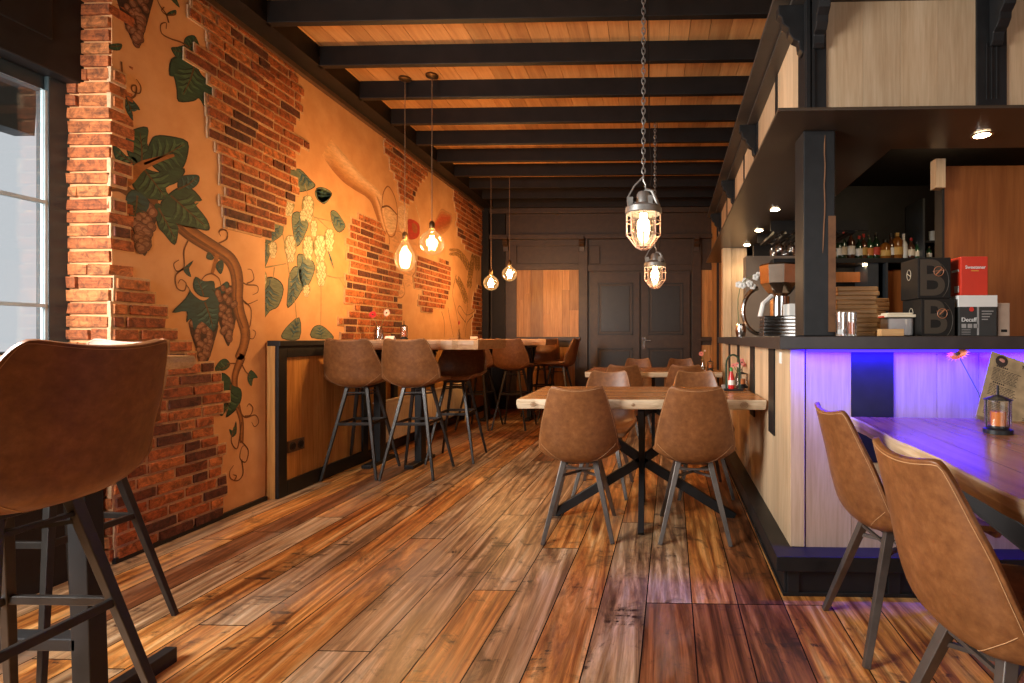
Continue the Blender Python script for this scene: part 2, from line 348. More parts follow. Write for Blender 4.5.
# brick pillar beside the window
pl = MB(); pl.box(XJ, WX-.002, YP+.006, YP+.3, 0, 3.08, 1)
for j in range(49):
    z = .012+j*cr; t = lambda: (random.uniform(.35, 1), random.random(), random.random())
    xr = WX+random.uniform(-.004, .006); cut = XJ+random.choice((.05, .1, .07, .11)) if random.random() < .35 else None
    x0 = XJ if z < 2.31-.03 else XL
    dy = random.uniform(-.006, .004)
    if cut and cut > x0+.03:
        pl.box(x0, cut-.004, YP-.014+dy, YP+.1, z+.007, z+cr-.005, 0, t(), jit=.003); pl.box(cut+.004, xr, YP-.014-dy, YP+.1, z+.007, z+cr-.005, 0, t(), jit=.003)
    else: pl.box(x0, xr, YP-.014+dy, YP+.1, z+.007, z+cr-.005, 0, t(), jit=.003)
M['mortar_pale'] = plain('pale_pointing', (.42, .37, .31), .85, nz=.15, scale=60, bmp=.4)
struct(pl.build('wall_pillar', [M['brick'], M['mortar_pale']], bevel=.002))
# window wall beside the camera (left), with the glazed front
ws = MB(); ws.box(-3.1, -2.62, -3.0, YP-.02, 0, .62, 0); ws.box(-3.1, -2.9, -3.0, YP, 2.42, 3.2, 0)
struct(ws.build('wall_window_side', M['black']))
lb = MB(); lb.box(-3.1, XL, -.6, YP+.02, 2.31, 3.2); lb.box(XL-.005, XL+.005, .2, 1.15, 2.45, 2.98); lb.box(XL-.005, XL+.005, 1.3, 2.3, 2.45, 2.98)
struct(lb.build('trim_1', M['black'], bevel=.006))
M['frame'] = plain('dark_teal_window_paint', (.03, .045, .05), .35, nz=.15)
wf = MB(); ytop = 2.29
wf.box(WXp-.05, XJ, YP-.09, YP+.0, .62, 2.31); wf.box(WXp-.05, XJ-.02, -2.9, YP-.09, ytop-.05, 2.31); wf.box(WXp-.05, XL, -2.9, YP-.02, .62, 1.03)
for y in (1.0, -.4, -1.8): wf.box(WXp-.04, WXp+.04, y-.03, y+.03, 1.03, ytop-.05)
win = struct(wf.build('window_1', M['frame'], bevel=.004))
s_ = MB(); 
for z in (1.24, 1.72): s_.box(WXp-.012, WXp+.012, -2.9, YP-.1, z-.008, z+.008)
s_.box(WXp-.015, WXp+.008, YP-.10, YP-.09, 1.03, ytop-.05)
s_.build('glazing_bar', plain('pale_glazing_bar', (.42, .52, .54), .4), win)
MB().box(WXp-.004, WXp+.004, -2.9, YP-.09, 1.03, ytop-.05).build('pane', M['winglass'], win)
# street outside the window: pale pavement, facade and a lantern
og = MB(); og.box(-12, -3.12, -8, 12, -.1, -.02); tag(og.build('street_pavement', plain('street_paving', (.34, .35, .36), .8, nz=.1)), 'grey street paving outside the window', 'pavement', kind='structure')
lp_ = at(6, 130, X=-4.2); t = empty('street_lantern', (lp_.x, lp_.y, lp_.z)); tag(t, 'dark hanging lantern outside the window pane', 'lantern')
MB().prism([(-.07, 0), (.07, 0), (.09, .3), (-.09, .3)], -.1, .1, 'y').build('lantern_housing', M['frame'], t)
b2 = MB(); b2.bar((0, 0, .26), (0, 0, .4), .03); b2.bar((0, 0, .4), (-.5, .3, .4), .03); b2.bar((-.5, .3, .4), (-.5, .3, -lp_.z-.02), .05); b2.build('bracket', M['frame'], t)
# other walls of the room, and one added light blocker
s_ = MB(); s_.box(-3.1, 3.9, 8.0+.0, 8.25, 0, 3.3); struct(s_.build('wall_back', M['wallblack']))
s_ = MB(); s_.box(-3.1, -1.6, -3.1, -2.85, 0, 3.3); s_.box(2.0, 3.9, -3.1, -2.85, 0, 3.3); s_.box(-1.6, 2.0, -3.1, -2.85, 0, .9); s_.box(-1.6, 2.0, -3.1, -2.85, 2.6, 3.3)
struct(s_.build('wall_rear', M['cream']))
s_ = MB(); s_.box(-3.1, .5, -.5, -.36, 0, 3.05); struct(s_.build('wall_light_blocker', M['wallblack']))  # unseen wall added to keep rear window daylight off the near stool
s_ = MB(); s_.box(3.6, 3.9, -3.0, 8.2, 0, 3.3); struct(s_.build('wall_right', M['redwood']))
# ceiling boards
ZC, ZB = 3.215, 3.074
cb = MB(); random.seed(3); x = -3.1
while x < 3.9:
    cb.box(x+.0015, x+.138, -3.1, 8.25, ZC, ZC+.02, 0, (random.random(), random.random(), random.random())); x += .14
cb.box(-3.1, 3.9, -3.1, 8.3, ZC+.02, ZC+.12, 1)
struct(cb.build('ceiling', [M['ceil'], M['black']]))
y = at(500, CY-(ZB-CAMZ)*F/3.227, Z=ZB).y
st = MB(); st.box(-2.9, -2.42, -3.0, 8.1, ZB, ZC); struct(st.build('trim_2', M['black_matt']))
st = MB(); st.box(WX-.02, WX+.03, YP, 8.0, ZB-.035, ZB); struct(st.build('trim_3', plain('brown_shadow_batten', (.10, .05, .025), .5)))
k = -12
bx = None
while y+.516*k < 8.05:
    yy = y+.516*k
    if yy > -3:
        o = MB().box(-2.44, 3.7, yy, yy+.05, ZB, ZC).build('ceiling_beam', M['black_matt'], bevel=.003) if bx is None else bx.copy()
        if bx is None: bx = o; y0b = yy
        else: C.objects.link(o); o.location = (0, yy-y0b, 0)
        o['kind'] = 'structure'; o['label'] = 'dark stained joist under the orange board ceiling'
    k += 1
# skirting on the left wall
bx_ = MB().box(WX, WX+.018, YP, STEP, 0, .028); struct(bx_.build('baseboard_left', M['black']))

# ---- back wall joinery at Y = 8
BY = 8.0
def bp(px, py): p = at(px, py, Y=BY); return p.x, p.z
def bbox(mb, x0, y0, x1, y1, d0, d1=0, mi=0, tint=None):
    a, b = bp(x0, y0), bp(x1, y1); mb.box(min(a[0], b[0]), max(a[0], b[0]), BY-d0, BY-d1, min(a[1], b[1]), max(a[1], b[1]), mi, tint); return mb
m = MB()
bbox(m, 470, 236, 720, 239, .10); bbox(m, 470, 209, 720, 213, .08); bbox(m, 505, 264, 585, 270, .03); bbox(m, 505, 236, 585, 246, .02); bbox(m, 590, 246, 600, 264, .02)
bbox(m, 505, 246, 517, 410, .025); bbox(m, 579, 236, 588, 412, .05); bbox(m, 692, 236, 701, 412, .05); bbox(m, 588, 265, 692, 271, .03); bbox(m, 701, 264, 722, 270, .03)
bbox(m, 508, 337, 581, 341, .07); bbox(m, 508, 341, 579, 347, .02); bbox(m, 697, 337, 722, 341, .06); bbox(m, 508, 394, 580, 410, .02)
struct(m.build('trim_4', M['wallblack'], bevel=.004))
m = MB(); bbox(m, 478, 205, 491, 412, .12); bbox(m, 493, 205, 506, 412, .05); struct(m.build('trim_5', M['black_matt'], bevel=.006))
for i, px in enumerate((507, 582.5, 696)):
    a = bp(px-2.5, 238); b = bp(px+2.5, 252); c = MB()
    c.prism([(BY-.05, a[1]), (BY-.15, a[1]), (BY-.15, a[1]-.04), (BY-.11, a[1]-.07), (BY-.12, a[1]-.11), (BY-.08, a[1]-.15), (BY-.07, b[1]), (BY-.05, b[1])], a[0], b[0], 'x')
    tag(c.build('cornice_corbel', M['wallblack'], bevel=.003), ('small scrolled dark corbel over the corner beside the brick wall', 'small scrolled dark corbel between wood panel and double door', 'small scrolled dark corbel above the far side of the double door')[i], 'corbel', 'corbels under the back wall cornice')
random.seed(21)
for i, (x0, x1, y0, y1) in enumerate(((508, 580, 270, 337), (508, 575, 347, 394), (701, 722, 270, 337), (701, 722, 345, 410))):
    m = MB(); a, b = bp(x0, y1), bp(x1, y0); x = a[0]
    while x < b[0]-.01:
        wd = random.choice((.11, .14, .19)); x1_ = min(x+wd, b[0])
        zs = [a[1], b[1]] if random.random() < .6 else [a[1], lerp(a[1], b[1], random.uniform(.3, .8)), b[1]]
        for q in range(len(zs)-1): m.box(x+.001, x1_-.001, BY-.018, BY, zs[q]+.001, zs[q+1]-.001, 0, (random.random(), random.random(), random.random()))
        x = x1_
    o = struct(m.build('wall_panel_%d' % (i+1), M['oakwarm']))
for i, (x0, x1) in enumerate(((591, 640), (641, 690))):
    m = MB(); a, b = bp(x0, 412), bp(x1, 273.5); m.box(a[0]+.004, b[0]-.004, BY-.045, BY, 0, b[1])
    dr = struct(m.build('door_%d' % (i+1), M['wallblack'], bevel=.003))
    for y0, y1 in ((283, 335), (348, 398)):
        p0, p1 = bp(x0+7, y1), bp(x1-7, y0); r = MB(); w_ = .022
        r.box(p0[0], p1[0], BY-.058, BY-.045, p1[1]-w_, p1[1]); r.box(p0[0], p1[0], BY-.058, BY-.045, p0[1], p0[1]+w_); r.box(p0[0], p0[0]+w_, BY-.058, BY-.045, p0[1], p1[1]); r.box(p1[0]-w_, p1[0], BY-.058, BY-.045, p0[1], p1[1]); r.box(p0[0]+.05, p1[0]-.05, BY-.052, BY-.045, p0[1]+.05, p1[1]-.05)
        r.build('door_panel', plain('door_moulding', (.02, .015, .012), .4), dr, bevel=.004)
    if i == 1:
        h = MB(); a, b = bp(642, 349), bp(645.5, 337); h.box(a[0], b[0], BY-.055, BY-.045, a[1], b[1]); zc = bp(0, 340.5)[1]; h.bar((b[0]-.02, BY-.055, zc), (b[0]-.02, BY-.10, zc), .016); h.bar((b[0]-.025, BY-.1, zc), (b[0]+.08, BY-.1, zc), .016)
        h.build('door_handle', M['chrome'], dr, bevel=.002)
# wood partition from the bar to the back wall, and wood post at the end of the bar
def sx(X0, Y): return X0+.0346*(Y-2.2)     # the bar side line drifts outwards
m = MB(); random.seed(9)
PXX = at(711.5, 300, Y=8.0).x; y = 5.64
while y < 8.0:
    y1 = min(y+.16, 8.0); m.box(PXX, PXX+.06, y+.001, y1-.001, 0, 2.9, 0, (random.random(), random.random(), random.random())); y = y1
for q in (6.0, 7.1): m.box(PXX-.025, PXX+.01, q, q+.05, 0, 2.9, 1)
m.box(PXX-.05, PXX+.06, 5.63, 5.70, 0, 2.9, 0, (.9, .3, .3))
struct(m.build('wall_partition', [M['oakwarm'], M['black']]))
# bar back wall, side veneer wall
m = MB(); m.box(1.03, 3.6, 5.3, 5.36, 0, 2.9); struct(m.build('wall_bar_back', M['black_matt']))
pA = at(943.5, 200, Y=2.86)
m = MB(); m.box(pA.x, 3.6, 2.86, 2.92, 0, 2.02, 0, (.5, .3, .2)); m.box(pA.x-.012, pA.x, 2.85, 2.925, 0, 2.02, 1); struct(m.build('wall_bar_side', [M['redwood'], M['black']]))
a, b = at(935, 188, Y=2.80), at(944.5, 150, Y=2.80)
tag(MB().box(a.x, b.x, 2.79, 2.845, a.z, 2.038, 0, (.8, .5, .5)).build('hanging_batten', M['oak']), 'short pale wooden batten hanging at the corner of the veneer wall', 'batten')
m = MB(); m.box(.95, 3.6, 2.65, 5.3, 2.62, 2.66); struct(m.build('trim_6', M['black_matt']))
# ================================================================ BAR
bar = tag(empty('bar_counter', (.6, 2.3, 0)), 'pale oak panelled bar with charcoal worktop, plinth and violet light strip', 'bar')
def loc(o, parent=bar):
    o.location = tuple(-Vector(parent.location)); return o
random.seed(4)
# plinth: base, cap
def Lshape(xo, yo, dep, xe=3.55, ye=4.98):
    return [(xo, yo), (xe, yo), (xe, yo+dep), (sx(xo, yo+dep)+dep, yo+dep), (sx(xo, ye)+dep, ye), (sx(xo, ye), ye)]
m = MB(); m.prism(Lshape(.559, 2.217, .5), 0, .115); m.prism(Lshape(.552, 2.21, .5), 0, .018); m.prism(Lshape(.52, 2.185, .5), .115, .178)
for k in range(7): m.box(.57+.42*k, .62+.42*k, 2.205, 2.22, .018, .115)
loc(m.build('plinth', M['black'], bar, bevel=.003))
# front planks at Y=2.29
F0 = 2.29
def fx(px): return at(px, 400, Y=F0).x
m = MB(); xs = [fx(806), fx(851.5)]; m.box(xs[0], xs[1]-.002, F0, F0+.03, .178, 1.042, 0, (.7, .3, .2))
segs = [(893, 937), (937, 979), (979, 1030), (1030, 1080), (1125, 1180), (1180, 1240), (1240, 1340)]
for a, b in segs: m.box(fx(a)+.001, fx(b)-.001, F0, F0+.03, .178, 1.042, 0, (random.uniform(.3, 1), random.random(), random.random()))
loc(m.build('front_panel', M['oak'], bar))
m = MB(); m.box(fx(851.5), fx(893), F0-.006, F0+.03, .55, 1.042)
m.box(fx(851.5), fx(893), F0, F0+.03, .178, .55, 1, (.6, .2, .9)); loc(m.build('dark_board', [M['black'], M['oak']], bar)); m = MB(); m.box(fx(1080), fx(1125), F0-.006, F0+.03, .178, 1.042); loc(m.build('dark_board', M['black'], bar))
# corner strip
m = MB(); m.prism([(.602, F0), (fx(805)-.001, F0-.004), (fx(805)-.001, F0+.03), (.63, F0+.03)], .178, 1.042, 'z', 0, (.9, .2, .1)); loc(m.build('corner_strip', M['oak'], bar, bevel=.004))
# side planks
m = MB(); y = F0+.002
while y < 4.97:
    wd = random.choice((.09, .12, .14, .17)); y1 = min(y+wd, 4.98)
    m.prism([(sx(.602, y+.001), y+.001), (sx(.602, y1-.001), y1-.001), (sx(.63, y1-.001), y1-.001), (sx(.63, y+.001), y+.001)], .178, 1.042, 'z', 0, (random.uniform(.2, 1), random.random(), random.random())); y = y1
loc(m.build('side_panel', M['oak'], bar))
m = MB()
for px0, px1, z0 in ((769.5, 776, .60), (747.5, 752, .60)):
    a = at(px0, 380, X=.62).y; b = at(px1, 380, X=.62).y
    a, b = max(a, b), min(a, b); m.prism([(sx(.594, b), b), (sx(.594, a), a), (sx(.61, a), a), (sx(.61, b), b)], z0, 1.042)
for c in ((3.95, 4.05), (4.55, 4.65)): m.prism([(sx(.594, c[0]), c[0]), (sx(.594, c[1]), c[1]), (sx(.61, c[1]), c[1]), (sx(.61, c[0]), c[0])], .6, 1.042)
loc(m.build('dark_slat', M['black'], bar))
m = MB(); m.prism(Lshape(.53, 2.175, .58, ye=5.0), 1.042, 1.098); loc(m.build('worktop', plain('dark_worktop', (.035, .028, .026), .35, nz=.2), bar, bevel=.004))
m = MB(); m.box(.66, 3.0, 2.222, 2.236, 1.030, 1.041); o = loc(m.build('led_strip', emis('violet_led', (.05, .02, 1.0), 2.0), bar)); o['label'] = 'violet light strip under the worktop'
# little white switch plate
a, b = at(776.5, 365.5, X=.612), at(781.5, 352, X=.612); yb, ya = min(a.y, b.y), max(a.y, b.y); 
m = MB(); m.box(.606, .614, yb-.012, yb+.024, b.z-.055, b.z)
tag(m.build('switch_plate', M['white'], bevel=.002), 'small white switch plate on the pale bar side near its corner', 'switch')

# ---- canopy
cp = tag(empty('bar_canopy', (.53, 2.19, 2.0)), 'charcoal canopy over the bar with pale oak fascia panels and corbels', 'canopy')
cl = lambda o: loc(o, cp)
ZS = 2.04
def Lc(xo, yo, w1, w2, ye=6.6, xe=3.6): return [(xo, yo), (xe, yo), (xe, yo+w1), (sx(xo, yo+w1)+w2, yo+w1), (sx(xo, ye)+w2, ye), (sx(xo, ye), ye)]
m = MB(); m.prism(Lc(.527, 2.19, .46, .66), ZS, ZS+.014); cl(m.build('soffit', plain('charcoal_soffit', (.060, .042, .028), .30, nz=.12, scale=4), cp, bevel=.003))
m = MB(); m.prism(Lc(.695, 2.35, .03, .03), ZS+.014, 2.62); cl(m.build('fascia_backing', M['black'], cp))
ZT = 2.605
m = MB(); m.prism(Lc(.540, 2.20, .5, .6), ZT, ZT+.022); m.prism(Lc(.62, 2.28, .12, .12), ZT-.02, ZT); m.prism(Lc(.67, 2.33, .06, .06), ZS+.014, ZS+.022); cl(m.build('cornice_board', plain('cornice_paint', (.05, .042, .036), .4, nz=.15), cp, bevel=.003))
# side fascia panels between stiles
cys = [2.37, 3.68, 4.97, 6.28]
m = MB(); random.seed(8)
class Stile:
    def prism(s, *a, **k): cl(MB().prism(*a, **k).build('stile', M['black'], cp, bevel=.002))
    def box(s, *a, **k): cl(MB().box(*a, **k).build('stile', M['black'], cp, bevel=.002))
st = Stile()
for i, cy in enumerate(cys):
    y0 = cy-.06 if i else 2.345; y1 = cy+.10
    st.prism([(sx(.678, y0), y0), (sx(.678, y1), y1), (sx(.70, y1), y1), (sx(.70, y0), y0)], ZS+.014, ZT)
    ym = cy+.60
    if i < 3: st.prism([(sx(.682, ym), ym), (sx(.682, ym+.06), ym+.06), (sx(.70, ym+.06), ym+.06), (sx(.70, ym), ym)], ZS+.014, ZT)
    for a, b in ((y1, min(ym, 6.6)), (ym+.06, (cys[i+1]-.06 if i < 3 else 6.6))):
        y = a
        while y < min(b, 6.6)-.01:
            q = min(y+.14, b, 6.6); m.prism([(sx(.687, y), y), (sx(.687, q), q), (sx(.70, q), q), (sx(.70, y), y)], ZS+.014, ZT, 'z', 0, (random.random(), random.random(), random.random())); y = q
# front fascia panels
FY = 2.35
def gx(px): return at(px, 60, Y=FY).x
for a, b, n in ((825, 974, 4), (1004, 1160, 4), (1190, 1340, 4)):
    for k in range(n):
        x0, x1 = lerp(gx(a), gx(b), k/n), lerp(gx(a), gx(b), (k+1)/n); m.box(x0, x1-.0008, FY-.012, FY+.01, ZS+.014, ZT, 0, (random.uniform(.0, .6) if not (a == 825 and k == 3) else .1, random.random(), random.random()))
p = cl(m.build('fascia_panel', M['oak'], cp))
for a, b in ((790, 825), (974, 1004), (1160, 1190)): 
    st.box(gx(a) if a > 800 else .68, gx(b), FY-.02, FY+.01, ZS+.014, ZT)
    for q in range(3):
        if a > 800: st.box(gx(a+9+q*5), gx(a+10.5+q*5), FY-.024, FY-.02, ZS+.1, ZT-.22)
    if a < 800: st.box(.682, .700, FY-.032, FY-.02, ZS+.014, ZT); st.box(.708, .722, FY-.028, FY-.02, ZS+.014, ZT)
prof = [(0, 0), (-.118, 0), (-.118, -.045), (-.104, -.055), (-.098, -.085), (-.072, -.105), (-.07, -.13), (-.05, -.155), (-.028, -.165), (-.024, -.20), (-.012, -.215), (0, -.215)]
for cy in cys:
    c = MB(); c.prism([(sx(.68, cy)+a, ZT-.02+b) for a, b in prof], cy-.02, cy+.03, 'y'); cl(c.build('corbel', M['black'], cp, bevel=.004))
for px in (816, 992, 1175):
    c = MB(); x = gx(px); c.prism([(FY-.02+a, ZT-.02+b) for a, b in prof], x-.026, x+.026, 'x'); cl(c.build('corbel', M['black'], cp, bevel=.004))
# timber post on the counter
a = at(803.5, 300, Y=2.40); b = at(835.5, 300, Y=2.40)
post = empty('timber_post', ((a.x+b.x)/2, 2.47, 1.098)); tag(post, 'charcoal painted timber post with a long crack between worktop and canopy', 'post')
w_ = (b.x-a.x)/2; m = MB(); m.box(-w_, w_, -.07, .075, 0, ZS-1.098-.0); m.build('shaft', M['black'], post, bevel=.006)
pts = [(w_*.35+random.uniform(-.004, .004)-.0006*k*k*.1, -.0712, .92-k*.045) for k in range(13)]
m = MB(); m.tube(pts, [.0008]+[.0035]*11+[.0008], 5); m.box(w_*.55, w_+.001, -.0715, -.0705, .02, .55)
m.build('crack', plain('bare_timber_in_crack', (.16, .07, .028), .6, nz=.3), post)
# wood column at the far end of the bar
m = MB(); c0 = at(723, 300, Y=5.5); c1 = at(747, 300, Y=5.5)
xm = c0.x+.09; m.box(c0.x, xm, 5.5, 5.62, 0, ZS, 0, (.9, .5, .2)); m.box(xm+.002, c1.x, 5.51, 5.62, 0, ZS, 0, (.6, .1, .7))
tag(m.build('oak_column', M['oak'], bevel=.003), 'pale oak column standing at the far end of the bar worktop', 'column')
# downlights
WL = (1.0, .72, .42)
point('bar_added_fill_light', (2.3, 4.0, 2.45), 9, (1, .75, .45), .05)  # added fill light to brighten the shelf bottles, no lamp hangs here
def downlight(px, py, label, pw=6):
    p = at(px, py, Z=ZS); t = tag(empty('downlight', (p.x, p.y, ZS-.008)), label, 'downlight', 'downlights in the bar canopy')
    m = MB(); m.lathe([(.034, 0), (.046, 0), (.046, .006), (.034, .006), (.034, 0)], n=20, cap=False); m.build('trim_ring', M['chrome'], t, smooth=True)
    m = MB(); m.lathe([(.0, .001), (.034, .001), (.034, .005)], n=20, cap=False); m.build('lamp_face', emis('downlight_face', WL, 60), t)
    spot('downlight_beam', (p.x, p.y, ZS-.02), pw, WL, 120)
downlight(982, 134, 'round downlight in the canopy underside above the boxes', 5)
downlight(775, 209, 'round downlight in the canopy underside closest to the timber post', 7)
downlight(759, 230, 'round downlight in the canopy underside, middle of the row over the bar side', 7)
downlight(747, 244.5, 'round downlight in the canopy underside next to the oak column', 7)

# ---- back bar: shelf, bottles, cupboard
def bb(px, py, Y): return at(px, py, Y=Y)
SY = 4.95
sh = tag(empty('bottle_shelf', (0, 0, 0)), 'dark shelf unit holding liquor bottles behind the bar', 'shelf')
a, b = bb(748, 262, SY), bb(1000, 257.5, SY)
zs = at(880, 258, Y=SY).z
XR = pA.x+.4
m = MB(); m.box(1.15, 3.3, SY, 5.28, zs-.045, zs); m.build('shelf_board', M['black'], sh, bevel=.003)
m = MB(); x = bb(925, 250, SY).x; m.box(x-.02, x, SY, 5.28, zs, 2.4); x2 = bb(874, 300, SY).x; m.box(x2-.05, x2+.05, SY+.02, 5.28, .0, zs-.045); x3 = bb(888, 300, SY).x; m.box(x3-.015, x3+.0, SY, 5.28, 0, zs-.045); m.build('upright', plain('shelf_steel_blue_paint', (.04, .045, .05), .4), sh)
m = MB(); m.box(x3+.03, bb(908, 300, SY).x+.25, SY+.1, SY+.13, 0, zs-.1, 0, (.3, .4, .5)); m.build('cupboard_door', M['redwood'], sh)
m = MB(); a = bb(835, 267, SY+.2); b = bb(868, 282, SY+.2); m.box(a.x, b.x, SY+.2, SY+.22, b.z, a.z-.05, 0, (.6, .4, .5)); m.build('veneer_panel', M['redwood'], sh)
p = bb(866, 262, SY+.08); spot('shelf_beam', (p.x, p.y, zs-.06), 3, WL, 120)
m = MB(); m.lathe([(0, 0), (.03, 0), (.03, .012)], n=16, cap=False); 
tag(m.build('shelf_downlight', emis('shelf_lamp_face', WL, 60), loc=(p.x, p.y, zs-.058)), 'small round lamp under the bottle shelf', 'downlight')
a = bb(747, 256, 5.1); b = bb(800, 256, 5.1)
m = MB(); m.box(a.x-.01, b.x+.05, 5.1, 5.25, 0, a.z); tag(m.build('beige_cupboard', plain('taupe_lacquer', (.17, .125, .09), .4, nz=.05)), 'plain taupe cupboard front behind the coffee grinder', 'cupboard')
bcols = {'red': (.012, .03, .014), 'amber': (.20, .07, .012), 'clear': (.35, .38, .38), 'white': (.65, .65, .62), 'green': (.02, .06, .025), 'brown': (.06, .022, .01)}
BM = {k: plain('bottle_glass_'+k, v, .12, nz=.05, coat=.4) for k, v in bcols.items()}
LM = [plain('bottle_label_'+n, c, .6) for n, c in (('cream', (.6, .5, .36)), ('white', (.7, .68, .64)), ('gold', (.5, .3, .08)), ('orange', (.6, .2, .04)), ('red', (.45, .04, .02)))]
CM = [plain('bottle_cap_'+n, c, .4) for n, c in (('red', (.4, .02, .015)), ('black', (.015,)*3), ('gold', (.45, .3, .1)), ('white', (.7,)*3))]
BL = []
def bottle(px, top, col, lab, cap, label, wide=1.0, Y=SY+.1, base=None):
    base = zs if base is None else base
    p = bb(px, 250, Y); h = at(px, top, Y=Y).z-base; r = .037*wide
    t = tag(empty('bottle', (p.x, p.y, base)), label, 'bottle', 'bottles on the shelf behind the bar')
    sh_ = .58 if wide < 1.3 else .68
    m = MB(); m.lathe([(r*.9, 0), (r, .008), (r, h*sh_), (r*.85, h*(sh_+.06)), (r*.4, h*(sh_+.16)), (r*.33, h*.86), (r*.33, h*.97)], n=14); gb = m.build('glass_body', BM[col], t, smooth=True)
    m = MB(); m.lathe([(r*1.01, h*.16), (r*1.03, h*.17), (r*1.03, h*.44), (r*1.01, h*.45)], n=14, cap=False); m.build('paper_label', LM[lab], gb, smooth=True)
    m = MB(); m.lathe([(r*.36, h*.86), (r*.38, h*.865), (r*.38, h), (0, h)], n=10, cap=False); m.build('cap', CM[cap], t, smooth=True)
bl = [(833, 243, 'red', 0, 1, 'short dark bottle with cream label half behind the post'), (838.5, 235, 'red', 1, 0, 'slim dark wine bottle with red cap, second from the post'), (843, 232, 'red', 0, 0, 'tall dark wine bottle with red cap and cream label'),
      (851, 230, 'brown', 1, 3, 'tall bottle with large white label and pale cap'), (859, 236, 'red', 1, 0, 'dark bottle with red cap beside the big white label'), (863.5, 234, 'brown', 2, 0, 'bottle with long gold label under a red cap'),
      (869.5, 235, 'green', 3, 1, 'dark bottle with a small orange and white label'), (876, 233, 'red', 4, 1, 'plain dark bottle with black cap, middle of the shelf'), (885, 240, 'amber', 2, 1, 'squat amber spirit bottle with gold label'), (891, 234, 'brown', 1, 1, 'slim dark bottle with white label beside the amber one'),
      (897, 233, 'amber', 2, 2, 'amber bottle with gold cap and bright gold label'), (903.5, 234, 'white', 1, 3, 'opaque white bottle on the shelf'), (911, 238, 'brown', 0, 0, 'bottle with red cap and cream label next to the white bottle'), (917, 242, 'green', 0, 1, 'low dark bottle with cream label'), (920.5, 239, 'brown', 3, 1, 'last dark bottle before the shelf upright')]
for px, top, col, lab, cap, lb_ in bl: bottle(px, top, col, lab, cap, lb_, 1.45 if col == 'amber' else 1.0)
for i, px in enumerate((929, 938)):
    bottle(px, 246, 'green', 1, 3, ('small green bottle right after the shelf upright', 'small green bottle beside the veneer wall')[i], .7)
m = MB(); x0, x1 = bb(925, 240, SY).x, bb(950, 240, SY).x; zu = at(930, 240, Y=SY).z; m.box(x0, x1, SY+.02, 5.28, zu-.02, zu); m.build('upper_board', M['black'], sh)
for i, px in enumerate((932, 939)):
    p = bb(px, 230, SY+.1); t = MB(); t.lathe([(.03, 0), (.033, .1), (.031, .1), (.028, .006), (0, .006)], n=14, cap=False)
    tag(t.build('tumbler', plain('frosted_glass', (.35, .36, .36), .2), smooth=True, loc=(p.x, p.y, zu)), ('glass tumbler on the small upper shelf, nearer the bottles', 'glass tumbler on the small upper shelf, nearer the veneer wall')[i], 'glass', 'tumblers on the small upper shelf')
# hanging wine glasses rack
zr = at(785, 237, Y=4.4).z
rk = MB(); x0 = bb(770, 240, 4.4).x
for k in range(7): rk.box(x0+.1*k, x0+.1*k+.05, 4.25, 4.8, zr, zr+.02)
rk.box(x0-.03, x0+.75, 4.24, 4.27, zr+.02, 2.04); rk.box(x0-.03, x0+.75, 4.78, 4.80, zr+.02, 2.04)
tag(rk.build('glass_rack', M['black_matt']), 'dark hanging rack under the canopy holding stemmed glasses', 'rack')
g0 = None
for i in range(5):
    for j in range(2):
        if g0 is None:
            m = MB(); m.lathe([(.001, 0), (.034, -.003), (.034, -.006), (.004, -.012), (.004, -.07), (.025, -.085), (.036, -.11), (.033, -.15)], n=14, cap=False); g = m.build('wine_glass', glass('stem_glass', (.95, .93, .9), .3), smooth=True); g0 = g
        else: g = g0.copy(); C.objects.link(g)
        g.location = (x0+.075+.1*i, 4.4+.2*j, zr+.0265)
        tag(g, 'upside down stemmed glass in the hanging rack, %s counted from the oak column, %s row' % (('first', 'second', 'third', 'fourth', 'fifth')[i], ('front', 'rear')[j]), 'glass', 'wine glasses hanging in the rack')

# ---- things on the bar worktop
ZW = 1.0985
def cbox(name, px0, px1, Y, z0, py_top, dep, mats, label, cat='box', group=None):
    a, b = at(px0, 300, Y=Y), at(px1, 300, Y=Y); h = at(px0, py_top, Y=Y).z-z0
    t = tag(empty(name, ((a.x+b.x)/2, Y+dep/2, z0)), label, cat, group); w2 = (b.x-a.x)/2
    MB().box(-w2, w2, -dep/2, dep/2, 0, h).build('carton', mats, t, bevel=.0025); return t, w2, h, dep/2
M['boxblack'] = plain('black_print_card', (.012, .010, .008), .6, nz=.1, spec=.25); M['bigB'] = plain('taupe_print', (.048, .034, .020), .6, nz=.05); M['copper'] = plain('copper_print', (.42, .15, .06), .4, nz=.05)
M['goldline'] = plain('pale_print', (.50, .42, .30), .5)
def ring(mb, cx, cz, r, t, y, a0=0, a1=2*PI, n=28, sxx=1):
    pts = [(cx+r*sxx*math.cos(lerp(a0, a1, k/n)), y, cz+r*math.sin(lerp(a0, a1, k/n))) for k in range(n+1)]; mb.tube(pts, t, 4)
